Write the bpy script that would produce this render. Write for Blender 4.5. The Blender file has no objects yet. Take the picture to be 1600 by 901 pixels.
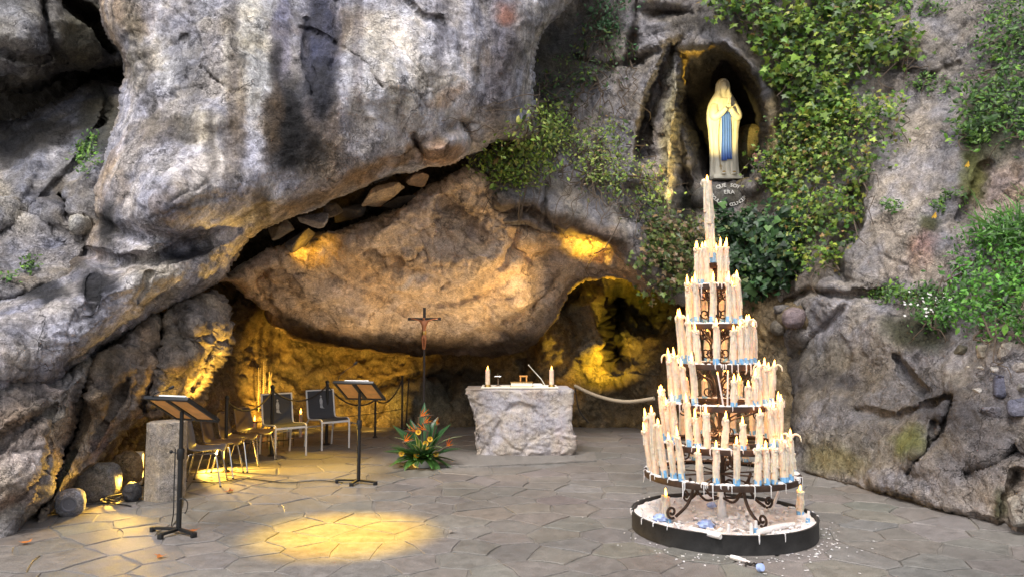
import bpy, bmesh, math, random
import numpy as np
from mathutils import Vector, Matrix, Euler
from mathutils.bvhtree import BVHTree
random.seed(7); np.random.seed(7)
R = math.radians
S = bpy.context.scene
C = S.collection

# ---------------------------------------------------------------- camera
F = 1156.0                      # focal length in photo pixels (photo 1600 x 901)
PITCH = math.atan((524-450.5)/F)
CAMZ = 1.7
cam = bpy.data.objects.new('camera', bpy.data.cameras.new('camera'))
C.objects.link(cam); S.camera = cam
cam.location = (0, 0, CAMZ); cam.rotation_euler = (R(90)+PITCH, 0, 0)
cam.data.sensor_width = 36; cam.data.lens = 36*F/1600
cam.data.clip_start = .1; cam.data.clip_end = 3000
# ---------------------------------------------------------------- sky, sun, exposure
SUN_EL, SUN_AZ = 60, 205        # degrees; azimuth from +Y clockwise: behind the camera
w = bpy.data.worlds.new('World'); S.world = w; w.use_nodes = True
nt = w.node_tree; nt.nodes.clear()
sky = nt.nodes.new('ShaderNodeTexSky'); sky.sky_type = 'NISHITA'; sky.sun_disc = False
sky.sun_elevation = R(SUN_EL); sky.sun_rotation = R(SUN_AZ); sky.dust_density = 4; sky.air_density = 1.2
hs = nt.nodes.new('ShaderNodeHueSaturation'); hs.inputs['Saturation'].default_value = .4
bg = nt.nodes.new('ShaderNodeBackground'); bg.inputs['Strength'].default_value = .12
ow = nt.nodes.new('ShaderNodeOutputWorld')
nt.links.new(sky.outputs[0], hs.inputs['Color']); nt.links.new(hs.outputs[0], bg.inputs[0]); nt.links.new(bg.outputs[0], ow.inputs[0])
sun = bpy.data.objects.new('sun', bpy.data.lights.new('sun', 'SUN')); C.objects.link(sun)
sun.data.energy = 1.5; sun.data.angle = R(22); sun.data.color = (1, .96, .92)
sd_ = Vector((math.sin(R(SUN_AZ))*math.cos(R(SUN_EL)), math.cos(R(SUN_AZ))*math.cos(R(SUN_EL)), math.sin(R(SUN_EL))))
sun.rotation_euler = sd_.to_track_quat('Z', 'Y').to_euler()
S.view_settings.view_transform = 'Standard'; S.view_settings.look = 'None'
S.view_settings.exposure = 0.95; S.view_settings.gamma = 1
# ---------------------------------------------------------------- helpers
def P(x, y, d):
    """photo pixel (x, y) at depth d (metres along +Y) -> world point"""
    u = (x-800)/F; v = (450.5-y)/F
    dy = math.cos(PITCH)-v*math.sin(PITCH); dz = math.sin(PITCH)+v*math.cos(PITCH)
    return Vector((u*d/dy, d, CAMZ+dz*d/dy))
def PG(x, y, z=0.0):
    """photo pixel on the horizontal plane at height z"""
    p = P(x, y, 1.0); t = (z-CAMZ)/(p.z-CAMZ)
    return Vector((p.x*t, t, z))
def Pn(x, y, d):
    u = (x-800)/F; v = (450.5-y)/F
    dy = math.cos(PITCH)-v*math.sin(PITCH); dz = math.sin(PITCH)+v*math.cos(PITCH)
    return np.stack([u*d/dy, d, CAMZ+dz*d/dy], -1)

def tag(o, label=None, cat=None, group=None, kind=None):
    if label: o['label'] = label
    if cat: o['category'] = cat
    if group: o['group'] = group
    if kind: o['kind'] = kind
    return o
def empty(name, loc=(0, 0, 0), rz=0, label=None, cat=None, group=None):
    o = bpy.data.objects.new(name, None); C.objects.link(o)
    o.location = loc; o.rotation_euler = (0, 0, rz); o.empty_display_size = .1
    return tag(o, label, cat, group)
def link(name, me, parent=None):
    o = bpy.data.objects.new(name, me); C.objects.link(o); o.parent = parent
    return o
def kids(o): return [c for c in bpy.data.objects if c.parent == o]
def copy_tree(o, parent=None, tree=None):
    c = o.copy(); C.objects.link(c); c.parent = parent
    for ch in kids(o): copy_tree(ch, c)
    return c

class MB:
    """collects shapes, builds ONE mesh object"""
    def __init__(s): s.v = []; s.f = []; s.c = []; s.n = 0
    def raw(s, v, f, col=None):
        n = len(s.v); s.v += [tuple(p) for p in v]; s.f += [tuple(i+n for i in q) for q in f]
        if col is not None: s.c += [col]*len(v)
        return s
    def box(s, c, size, rot=None, taper=1.0, b=0):
        x, y, z = (k/2 for k in size)
        pts = [Vector((sx*x*(taper if sz > 0 else 1), sy*y*(taper if sz > 0 else 1), sz*z)) for sz in (-1, 1) for sx, sy in ((-1, -1), (1, -1), (1, 1), (-1, 1))]
        M = rot if rot is not None else Matrix.Identity(3)
        return s.raw([M @ p+Vector(c) for p in pts], [(3, 2, 1, 0), (4, 5, 6, 7), (0, 1, 5, 4), (1, 2, 6, 5), (2, 3, 7, 6), (3, 0, 4, 7)])
    def tube(s, path, r, seg=8, cap=True, closed=False, flat=None):
        path = [Vector(p) for p in path]; n = len(path)
        rr = r if hasattr(r, '__len__') else [r]*n
        vs = []; up = None
        for i, p in enumerate(path):
            if closed: t = path[(i+1) % n]-path[i-1]
            else: t = path[min(i+1, n-1)]-path[max(i-1, 0)]
            if t.length < 1e-9: t = Vector((0, 0, 1))
            t.normalize()
            if up is None: up = Vector((0, 0, 1)) if abs(t.z) < .9 else Vector((1, 0, 0))
            a = t.cross(up)
            if a.length < 1e-4: a = t.cross(Vector((.3, 1, .2)))
            a.normalize(); b = a.cross(t).normalized(); up = b
            fl = flat or (1, 1)
            for k in range(seg):
                q = 2*math.pi*k/seg
                vs.append(p+(a*math.cos(q)*fl[0]+b*math.sin(q)*fl[1])*rr[i])
        fs = []
        for i in range(n if closed else n-1):
            j = (i+1) % n
            for k in range(seg):
                l = (k+1) % seg
                fs.append((i*seg+k, i*seg+l, j*seg+l, j*seg+k))
        if cap and not closed:
            fs.append(tuple(range(seg))[::-1]); fs.append(tuple(range((n-1)*seg, n*seg)))
        return s.raw(vs, fs)
    def lathe(s, prof, seg=24, c=(0, 0, 0), fn=None, sx=1, sy=1, cap=True):
        vs = []; fs = []
        for (r, z) in prof:
            for k in range(seg):
                q = 2*math.pi*k/seg; rr = r*(fn(q, z) if fn else 1)
                vs.append((c[0]+rr*math.cos(q)*sx, c[1]+rr*math.sin(q)*sy, c[2]+z))
        for i in range(len(prof)-1):
            for k in range(seg):
                l = (k+1) % seg; fs.append((i*seg+k, i*seg+l, (i+1)*seg+l, (i+1)*seg+k))
        if cap:
            fs.append(tuple(range(seg))[::-1]); fs.append(tuple(range((len(prof)-1)*seg, len(prof)*seg)))
        return s.raw(vs, fs)
    def ball(s, c, r, seg=10, rings=7, rot=None, fn=None):
        rx, ry, rz = r if hasattr(r, '__len__') else (r, r, r)
        vs = []; M = rot if rot is not None else Matrix.Identity(3)
        for i in range(rings+1):
            th = math.pi*i/rings
            for k in range(seg):
                q = 2*math.pi*k/seg
                d = Vector((math.sin(th)*math.cos(q), math.sin(th)*math.sin(q), math.cos(th)))
                m = fn(d) if fn else 1
                vs.append(M @ Vector((d.x*rx*m, d.y*ry*m, d.z*rz*m))+Vector(c))
        fs = []
        for i in range(rings):
            for k in range(seg):
                l = (k+1) % seg; fs.append((i*seg+k, (i+1)*seg+k, (i+1)*seg+l, i*seg+l))
        return s.raw(vs, fs)
    def mesh(s, name, mat, smooth=True, bevel=0):
        me = bpy.data.meshes.new(name); me.from_pydata([tuple(p) for p in s.v], [], s.f)
        if s.c:
            a = me.color_attributes.new('col', 'FLOAT_COLOR', 'POINT')
            a.data.foreach_set('color', np.array([tuple(c)+(1,) for c in s.c], dtype=np.float32).ravel())
        bm = bmesh.new(); bm.from_mesh(me)
        if bevel:
            bmesh.ops.remove_doubles(bm, verts=bm.verts, dist=1e-5)
            bmesh.ops.bevel(bm, geom=[e for e in bm.edges if len(e.link_faces) == 2 and e.calc_face_angle(0) > .6], offset=bevel, segments=2, affect='EDGES', profile=.5)
        bmesh.ops.recalc_face_normals(bm, faces=bm.faces) if not s.c else None
        for f in bm.faces: f.smooth = smooth
        if smooth:
            for e in bm.edges:
                if len(e.link_faces) == 2 and e.calc_face_angle(0) > .75: e.smooth = False
        bm.to_mesh(me); bm.free()
        if mat: me.materials.append(mat)
        return me
    def build(s, name, mat, parent=None, smooth=True, bevel=0, label=None, kind=None):
        o = link(name, s.mesh(name, mat, smooth, bevel), parent)
        return tag(o, label, None, None, kind)

def cr(pts, n=8, closed=False):
    """Catmull-Rom through points (any dimension)"""
    pts = [np.array(p, float) for p in pts]; N = len(pts); out = []
    rng = range(N) if closed else range(N-1)
    for i in rng:
        if closed: a, b, c, d = pts[i-1], pts[i], pts[(i+1) % N], pts[(i+2) % N]
        else: a, b, c, d = pts[max(i-1, 0)], pts[i], pts[i+1], pts[min(i+2, N-1)]
        for k in range(n):
            t = k/n
            out.append(.5*((2*b)+(c-a)*t+(2*a-5*b+4*c-d)*t*t+(3*b-a-3*c+d)*t**3))
    if not closed: out.append(pts[-1])
    return [tuple(p) for p in out]

# ---- vectorised noise
_rs = np.random.RandomState(3)
_perm = np.concatenate([_rs.permutation(256)]*3)
_grad = np.array([(1,1,0),(-1,1,0),(1,-1,0),(-1,-1,0),(1,0,1),(-1,0,1),(1,0,-1),(-1,0,-1),(0,1,1),(0,-1,1),(0,1,-1),(0,-1,-1),(1,1,0),(0,-1,1),(-1,1,0),(0,-1,-1)], float)
def perlin(p):
    p = np.asarray(p, float); i = np.floor(p).astype(int); f = p-i; i &= 255
    u = f*f*f*(f*(f*6-15)+10); out = 0
    for dx in (0, 1):
        for dy in (0, 1):
            for dz in (0, 1):
                h = _perm[_perm[_perm[i[:, 0]+dx]+i[:, 1]+dy]+i[:, 2]+dz] & 15
                g = _grad[h]
                dot = g[:, 0]*(f[:, 0]-dx)+g[:, 1]*(f[:, 1]-dy)+g[:, 2]*(f[:, 2]-dz)
                wgt = (u[:, 0] if dx else 1-u[:, 0])*(u[:, 1] if dy else 1-u[:, 1])*(u[:, 2] if dz else 1-u[:, 2])
                out = out+dot*wgt
    return out
def fbm(p, s=1.0, oct=4, gain=.5, ridge=False, off=0.0):
    a = 1.0; out = 0; t = 0; q = np.asarray(p)*s+off
    for k in range(oct):
        n = perlin(q)
        if ridge: n = 1-2.2*np.abs(n)
        out = out+a*n; t += a; a *= gain; q = q*2.03+17.3
    return out/t
def worley(p, s, seed=0):
    """distance to cell border (F2-F1) and a random value for the cell"""
    q = np.asarray(p)*s; i = np.floor(q).astype(int)
    f1 = np.full(len(q), 9.); f2 = np.full(len(q), 9.); cid = np.zeros(len(q))
    for dx in (-1, 0, 1):
        for dy in (-1, 0, 1):
            for dz in (-1, 0, 1):
                c = i+np.array((dx, dy, dz)); b = c & 255
                h = _perm[_perm[_perm[b[:, 0]]+b[:, 1]]+b[:, 2]]
                j = np.stack([_perm[h+11+seed], _perm[h+53+seed], _perm[h+101+seed]], -1)/255.
                d = np.linalg.norm(c+j-q, axis=1)
                n = d < f1
                f2 = np.where(n, f1, np.minimum(f2, d)); cid = np.where(n, h/255., cid); f1 = np.where(n, d, f1)
    return f2-f1, cid
def sstep(a, b, x):
    t = np.clip((x-a)/(b-a), 0, 1); return t*t*(3-2*t)

# ---- materials
def new_mat(name):
    m = bpy.data.materials.new(name); m.use_nodes = True
    return m, m.node_tree.nodes, m.node_tree.links, m.node_tree.nodes['Principled BSDF']
def simple(name, col, rough=.6, metal=0, var=.15, scale=8, bump=0, bscale=60, sss=0, emis=None, spec=.5, coat=0, trans=0):
    """plain material with noise variation and fine relief"""
    m, N, L, b = new_mat(name)
    tc = N.new('ShaderNodeTexCoord'); n = N.new('ShaderNodeTexNoise'); n.inputs['Scale'].default_value = scale; n.inputs['Detail'].default_value = 6
    L.new(tc.outputs['Object'], n.inputs['Vector'])
    mr = N.new('ShaderNodeMapRange'); mr.inputs[1].default_value = .25; mr.inputs[2].default_value = .75
    mr.inputs[3].default_value = 1-var; mr.inputs[4].default_value = 1+var
    L.new(n.outputs[0], mr.inputs[0])
    mx = N.new('ShaderNodeVectorMath'); mx.operation = 'SCALE'; mx.inputs[0].default_value = col
    L.new(mr.outputs[0], mx.inputs['Scale']); L.new(mx.outputs[0], b.inputs['Base Color'])
    b.inputs['Roughness'].default_value = rough; b.inputs['Metallic'].default_value = metal
    b.inputs['Specular IOR Level'].default_value = spec; b.inputs['Coat Weight'].default_value = coat
    if sss:
        b.inputs['Subsurface Weight'].default_value = sss; b.inputs['Subsurface Radius'].default_value = (.05, .025, .012); b.inputs['Subsurface Scale'].default_value = 1
    if trans: b.inputs['Transmission Weight'].default_value = trans
    if emis: b.inputs['Emission Color'].default_value = tuple(emis[:3])+(1,); b.inputs['Emission Strength'].default_value = emis[3]
    if bump:
        n2 = N.new('ShaderNodeTexNoise'); n2.inputs['Scale'].default_value = bscale; n2.inputs['Detail'].default_value = 5
        L.new(tc.outputs['Object'], n2.inputs['Vector'])
        bp = N.new('ShaderNodeBump'); bp.inputs['Strength'].default_value = 1; bp.inputs['Distance'].default_value = bump
        L.new(n2.outputs[0], bp.inputs['Height']); L.new(bp.outputs[0], b.inputs['Normal'])
    return m

def rock_mat(name, speck=.5, bump=.012, rough=.85, sc=1.0, streak=0.0):
    """limestone: vertex colour x crisp grain, hairline cracks, pits; optional fine vertical water streaks"""
    m, N, L, b = new_mat(name)
    ge = N.new('ShaderNodeNewGeometry'); at = N.new('ShaderNodeAttribute'); at.attribute_name = 'col'
    POS = ge.outputs['Position']
    def noise(scale, det=8, rgh=.6, dist=0, vec=None):
        n = N.new('ShaderNodeTexNoise'); n.inputs['Scale'].default_value = scale*sc; n.inputs['Detail'].default_value = det
        n.inputs['Roughness'].default_value = rgh; n.inputs['Distortion'].default_value = dist
        L.new(vec or POS, n.inputs['Vector']); return n.outputs[0]
    def mrange(src, a, bb, c, d):
        r = N.new('ShaderNodeMapRange'); r.inputs[1].default_value = a; r.inputs[2].default_value = bb; r.inputs[3].default_value = c; r.inputs[4].default_value = d
        L.new(src, r.inputs[0]); return r.outputs[0]
    def op(o, a, bb):
        q = N.new('ShaderNodeMath'); q.operation = o
        for k, v in enumerate((a, bb)):
            if isinstance(v, (int, float)): q.inputs[k].default_value = v
            else: L.new(v, q.inputs[k])
        return q.outputs[0]
    def mul(a, bb): return op('MULTIPLY', a, bb)
    def add(a, bb): return op('ADD', a, bb)
    # warped coordinates for crack networks
    wn = N.new('ShaderNodeTexNoise'); wn.inputs['Scale'].default_value = 2.2*sc; wn.inputs['Detail'].default_value = 5; wn.inputs['Roughness'].default_value = .62; L.new(POS, wn.inputs['Vector'])
    w1 = N.new('ShaderNodeVectorMath'); w1.operation = 'MULTIPLY_ADD'; L.new(wn.outputs['Color'], w1.inputs[0]); w1.inputs[1].default_value = (.9/sc, .9/sc, .9/sc); L.new(POS, w1.inputs[2])
    def crack(scale, width, vec=None):
        v = N.new('ShaderNodeTexVoronoi'); v.feature = 'DISTANCE_TO_EDGE'; v.inputs['Scale'].default_value = scale*sc; L.new(vec or w1.outputs[0], v.inputs['Vector'])
        return mrange(v.outputs['Distance'], 0, width, 0, 1)
    def gated(c, g):   # 1 where the gate is closed
        return op('MAXIMUM', c, op('SUBTRACT', 1, g))
    g1 = mrange(noise(1.1, 2), .47, .58, 0, 1); g2 = mrange(noise(1.7, 2, .6, 0), .50, .60, 0, 1); g3 = mrange(noise(.8, 2), .42, .62, 0, 1)
    c1 = gated(crack(1.3, .018), g1); c2 = gated(crack(4.2, .03), g2); c3 = gated(crack(11, .07), mul(g3, g2))
    n1 = noise(4.5, 6, .68, .5); n2 = noise(11, 6, .7, 1.2); n3 = noise(46, 3, .8)
    k = mul(mrange(n1, .32, .68, 1-.28*speck, 1+.26*speck), mrange(n2, .36, .64, 1-.6*speck, 1+.5*speck))
    k = mul(k, mrange(n3, .36, .64, 1-.6*speck, 1+.5*speck))
    # pits
    pv_ = N.new('ShaderNodeTexVoronoi'); pv_.inputs['Scale'].default_value = 17*sc; L.new(w1.outputs[0], pv_.inputs['Vector'])
    pit = gated(mrange(pv_.outputs['Distance'], .12, .26, 0, 1), mrange(noise(1.4, 2), .54, .64, 0, 1))
    if streak:
        mp = N.new('ShaderNodeMapping'); mp.inputs['Scale'].default_value = (1, 1, .09); L.new(POS, mp.inputs['Vector'])
        k = mul(k, mrange(noise(9, 4, .65, .2, mp.outputs[0]), .34, .66, 1-.5*streak, 1+.4*streak)); k = mul(k, mrange(noise(2.6, 3, .6, .3, mp.outputs[0]), .36, .64, 1-.45*streak, 1+.3*streak))
    k = mul(k, mrange(c1, 0, 1, .66, 1)); k = mul(k, mrange(c2, 0, 1, .62, 1)); k = mul(k, mrange(c3, 0, 1, .62, 1)); k = mul(k, mrange(pit, 0, 1, .55, 1))
    # faint hue drift between lilac grey and ochre
    hue = N.new('ShaderNodeMix'); hue.data_type = 'RGBA'; L.new(mrange(noise(1.9, 3, .6), .4, .6, 0, 1), hue.inputs[0]); hue.inputs[6].default_value = (.95, .97, 1.07, 1); hue.inputs[7].default_value = (1.05, .99, .89, 1)
    vm = N.new('ShaderNodeVectorMath'); vm.operation = 'MULTIPLY'; L.new(at.outputs['Color'], vm.inputs[0]); L.new(hue.outputs[2], vm.inputs[1])
    sc_ = N.new('ShaderNodeVectorMath'); sc_.operation = 'SCALE'; L.new(vm.outputs[0], sc_.inputs[0]); L.new(k, sc_.inputs['Scale'])
    L.new(sc_.outputs[0], b.inputs['Base Color'])
    b.inputs['Roughness'].default_value = rough; b.inputs['Specular IOR Level'].default_value = .3
    h = add(mul(n1, 1.5), add(mul(n2, 1.1), add(mul(n3, .55), add(mul(c1, .8), add(mul(c2, .45), add(mul(c3, .3), mul(pit, .5)))))))
    bp = N.new('ShaderNodeBump'); bp.inputs['Strength'].default_value = 1; bp.inputs['Distance'].default_value = bump*2.4
    L.new(h, bp.inputs['Height']); L.new(bp.outputs[0], b.inputs['Normal'])
    return m
def col_mat(name, rough=.5, trans=0.0, spec=.4, var=.2, sss=0, bump=0):
    """colour from the 'col' attribute of the mesh, with slight noise"""
    m, N, L, b = new_mat(name)
    at = N.new('ShaderNodeAttribute'); at.attribute_name = 'col'
    ge = N.new('ShaderNodeNewGeometry'); n = N.new('ShaderNodeTexNoise'); n.inputs['Scale'].default_value = 40; n.inputs['Detail'].default_value = 4
    L.new(ge.outputs['Position'], n.inputs['Vector'])
    mr = N.new('ShaderNodeMapRange'); mr.inputs[1].default_value = .3; mr.inputs[2].default_value = .7; mr.inputs[3].default_value = 1-var; mr.inputs[4].default_value = 1+var
    L.new(n.outputs[0], mr.inputs[0])
    s_ = N.new('ShaderNodeVectorMath'); s_.operation = 'SCALE'; L.new(at.outputs['Color'], s_.inputs[0]); L.new(mr.outputs[0], s_.inputs['Scale'])
    L.new(s_.outputs[0], b.inputs['Base Color']); b.inputs['Roughness'].default_value = rough; b.inputs['Specular IOR Level'].default_value = spec
    if trans:
        t = N.new('ShaderNodeBsdfTranslucent'); mx = N.new('ShaderNodeMixShader'); mx.inputs[0].default_value = trans
        L.new(s_.outputs[0], t.inputs[0]); L.new(b.outputs[0], mx.inputs[1]); L.new(t.outputs[0], mx.inputs[2])
        L.new(mx.outputs[0], N['Material Output'].inputs[0])
    if bump:
        n2 = N.new('ShaderNodeTexNoise'); n2.inputs['Scale'].default_value = 90; n2.inputs['Detail'].default_value = 6; L.new(ge.outputs['Position'], n2.inputs['Vector'])
        bp = N.new('ShaderNodeBump'); bp.inputs['Distance'].default_value = bump; L.new(n2.outputs[0], bp.inputs['Height']); L.new(bp.outputs[0], b.inputs['Normal'])
    return m
# ---------------------------------------------------------------- rock masses (real relief: every mass has its own distance, bulges, cracks and edges that curl back)
def tps(ctrl):
    c = np.array(ctrl, float); p = c[:, :2]/400; n = len(c)
    def U(r2): return np.where(r2 > 0, r2*np.log(r2+1e-12), 0)
    K = U(((p[:, None]-p[None])**2).sum(-1))+np.eye(n)*.02
    A = np.zeros((n+3, n+3)); A[:n, :n] = K; A[:n, n] = 1; A[:n, n+1:] = p; A[n, :n] = 1; A[n+1:, :n] = p.T
    sol = np.linalg.solve(A, np.concatenate([c[:, 2], [0, 0, 0]]))
    def f(x, y):
        out = np.empty(len(x))
        for s in range(0, len(x), 20000):
            q = np.stack([x[s:s+20000], y[s:s+20000]], -1)/400
            out[s:s+20000] = U(((q[:, None]-p[None])**2).sum(-1)) @ sol[:n]+sol[n]+q @ sol[n+1:]
        return out
    return f
def polydist(px, poly, closed=True):
    """distance, nearest point, inside flag"""
    P_ = np.asarray(poly, float); Q = np.roll(P_, -1, 0)
    if not closed: P_, Q = P_[:-1], Q[:-1]
    best = np.full(len(px), 1e18); near = np.zeros_like(px); ins = np.zeros(len(px), bool)
    for a, b in zip(P_, Q):
        ab = b-a; L2 = (ab**2).sum()+1e-12
        t = np.clip(((px-a) @ ab)/L2, 0, 1); c = a+t[:, None]*ab; d = ((px-c)**2).sum(1)
        m = d < best; best = np.where(m, d, best); near = np.where(m[:, None], c, near)
        if closed and a[1] != b[1]:
            cond = (a[1] > px[:, 1]) != (b[1] > px[:, 1])
            ins ^= cond & (px[:, 0] < (b[0]-a[0])*(px[:, 1]-a[1])/(b[1]-a[1])+a[0])
    return np.sqrt(best), near, ins

def axis(a, b, step, lo, hi, coarse=14):
    out = []; v = a
    while v <= b:
        out.append(v); v += step if lo <= v <= hi else coarse
    return np.array(out, float)

ROCKS = []
def warp(px, amp, sc, off):
    z = np.zeros((len(px), 1)); q = np.hstack([px/sc, z])+off
    return px+amp*np.stack([fbm(q, 1, 3), fbm(q+31.7, 1, 3)], -1)

def rock(name, poly, ctrl, mat, feats=(), colour=None, step=3.2, roll=(45, 1.0, .8), noise=(.16, .06, .022), off=0.0, smooth=6, wig=5, cuts=(), strata=0):
    pl = np.array(cr(poly, smooth, True))
    xs = axis(pl[:, 0].min()-24, pl[:, 0].max()+24, step, -30, 1630)
    ys = axis(pl[:, 1].min()-24, pl[:, 1].max()+24, step, -30, 925)
    gx, gy = np.meshgrid(xs, ys); px = np.stack([gx.ravel(), gy.ravel()], -1); nx, ny = len(xs), len(ys)
    wx = px+wig*np.stack([fbm(np.hstack([px/38, np.zeros((len(px), 1))])+off, 1, 3), fbm(np.hstack([px/38, np.zeros((len(px), 1))])+off+9, 1, 3)], -1)
    dist, near, ins = polydist(wx, pl)
    sd = np.where(ins, dist, -dist)
    SK = 11.
    keep = sd > -SK
    RR, A, B = roll
    n = (wx-near); ln = np.linalg.norm(n, axis=1, keepdims=True)+1e-9; n = n/ln*np.where(ins, 1, -1)[:, None]
    d = tps(ctrl)(px[:, 0], px[:, 1])
    t = np.clip(1-sd/RR, 0, 1)
    d = d+A*(1-np.sqrt(np.clip(1-t*t, 0, 1)))
    out = np.clip(-sd, 0, SK)
    d = d+B*out/SK*1.6
    fx = warp(px, 7, 30, off+3.3)
    for f in feats:
        if f[0] == 'b':      # bump: x, y, rx, ry, rotation, height towards the viewer
            _, cx, cy, rx, ry, ro, am = f; c, s = math.cos(R(ro)), math.sin(R(ro)); q = fx-np.array((cx, cy))
            u = (q[:, 0]*c+q[:, 1]*s)/rx; v = (-q[:, 0]*s+q[:, 1]*c)/ry
            d = d-am*np.exp(-(u*u+v*v))
        elif f[0] == 'c':    # crack or ridge along a line: points, half width, depth (+ = recessed)
            dd, _, _ = polydist(fx, f[1], False); d = d+f[3]*np.exp(-(dd/f[2])**2)
        elif f[0] == 'e':    # step: everything on the inside of the polygon is moved back by depth over width
            dd, _, ii = polydist(fx, f[1]); s_ = np.where(ii, dd, -dd); d = d+f[3]*sstep(-f[2]*.3, f[2], s_)
    pp = px+n*(out*1.7)[:, None]
    W = Pn(pp[:, 0], pp[:, 1], d)
    idx = -np.ones(len(px), int); idx[keep] = np.arange(keep.sum())
    g = np.arange(nx*ny).reshape(ny, nx)
    q = np.stack([g[:-1, :-1], g[1:, :-1], g[1:, 1:], g[:-1, 1:]], -1).reshape(-1, 4)
    q = q[keep[q].all(1)]; q = idx[q]
    W = W[keep]; pk = px[keep]; sk = sd[keep]
    me = bpy.data.meshes.new(name); me.from_pydata(W.tolist(), [], q.tolist()); me.update()
    nr = np.zeros(len(W)*3, np.float32); me.vertex_normals.foreach_get('vector', nr); nr = nr.reshape(-1, 3)
    a, b, c = noise
    q3 = W*np.array((1, 1, 1.15))
    wq = W+.25*np.stack([fbm(W, 1.1, 3, off=off+1), fbm(W, 1.1, 3, off=off+5), fbm(W, 1.1, 3, off=off+8)], -1)
    big = fbm(wq, .85, 3, off=off)
    rid = fbm(wq, 1.9, 5, .55, True, off+2)
    w1, id1 = worley(wq, 1.5); w2, id2 = worley(wq+.06*rid[:, None], 4.6, 3)
    fine = fbm(W, 8.5, 4, .6, off=off)
    plate = -(1-sstep(0, .09, w1))*.6+(id1-.5)*.8
    plate2 = -(1-sstep(0, .14, w2))*.7+(id2-.5)*.9
    gate = sstep(-.1, .25, fbm(W, .5, 2, off=off+4))
    h = a*big*1.6+b*(rid-.45)*1.3+b*.55*plate*gate+c*1.5*plate2*(.35+.65*gate)+c*1.4*fine
    if strata:
        h = h+strata*(fbm(wq*np.array((.6, .6, 3.2)), 1.3, 3, .5, True, off+6)-.4)
    W = W+nr*h[:, None]
    me.vertices.foreach_set('co', W.astype(np.float32).ravel())
    me.polygons.foreach_set('use_smooth', np.ones(len(q), bool)); me.update()
    ca = me.color_attributes.new('col', 'FLOAT_COLOR', 'POINT')
    col = colour(pk, W, dict(big=big, rid=rid, w1=w1, w2=w2, id1=id1, id2=id2, fine=fine, sd=sk, gate=gate))
    col = .34*(np.clip(col, .005, .9)/.34)**1.45
    ca.data.foreach_set('color', np.hstack([np.clip(col, .008, .9), np.ones((len(col), 1))]).astype(np.float32).ravel())
    me.materials.append(mat)
    o = link(name, me); o['kind'] = 'structure'
    ROCKS.append(o); return o

def A3(c): return np.array(c, float)[None]
def mixc(a, b, t): return a*(1-t[:, None])+np.asarray(b, float)*t[:, None]
def stains_and_shading(col, px, W, lst, off=0.0):  # colour patches: real stains, plus some painted shade and lamplight
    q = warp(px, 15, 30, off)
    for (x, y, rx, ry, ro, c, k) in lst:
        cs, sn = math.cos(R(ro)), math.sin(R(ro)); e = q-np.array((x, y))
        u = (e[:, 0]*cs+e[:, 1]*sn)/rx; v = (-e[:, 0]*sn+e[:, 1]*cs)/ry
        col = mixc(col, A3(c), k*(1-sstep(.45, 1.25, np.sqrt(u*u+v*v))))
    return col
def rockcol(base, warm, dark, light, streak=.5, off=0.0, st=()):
    """mineral colour: mottled base, ochre patches, dark water streaks that run down, pale lime patches; st adds stains and painted shading"""
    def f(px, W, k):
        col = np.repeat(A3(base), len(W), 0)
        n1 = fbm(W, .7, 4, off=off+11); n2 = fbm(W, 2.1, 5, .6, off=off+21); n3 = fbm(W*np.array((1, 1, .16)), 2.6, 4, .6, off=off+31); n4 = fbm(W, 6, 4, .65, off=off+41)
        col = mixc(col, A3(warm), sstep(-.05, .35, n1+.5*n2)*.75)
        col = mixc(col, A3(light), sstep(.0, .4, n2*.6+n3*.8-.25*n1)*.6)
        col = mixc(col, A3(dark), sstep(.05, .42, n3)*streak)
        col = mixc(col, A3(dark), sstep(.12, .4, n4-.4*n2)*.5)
        if st: col = stains_and_shading(col, px, W, st, off)
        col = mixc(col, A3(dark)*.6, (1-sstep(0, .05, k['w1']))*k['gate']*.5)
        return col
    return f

M_ROCK = rock_mat('limestone', .5, .012, streak=.7)
M_CEIL = rock_mat('ochre_limestone', .5, .012)
M_DARK = rock_mat('damp_limestone', .65, .012, .6)
M_WALL = rock_mat('weathered_limestone', .5, .013, streak=.35)

GR = (.41, .40, .42); WARM = (.33, .265, .2); DK = (.075, .07, .075); LT = (.62, .605, .60)
BLU = (.085, .09, .13); BLK = (.03, .028, .03)

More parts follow.
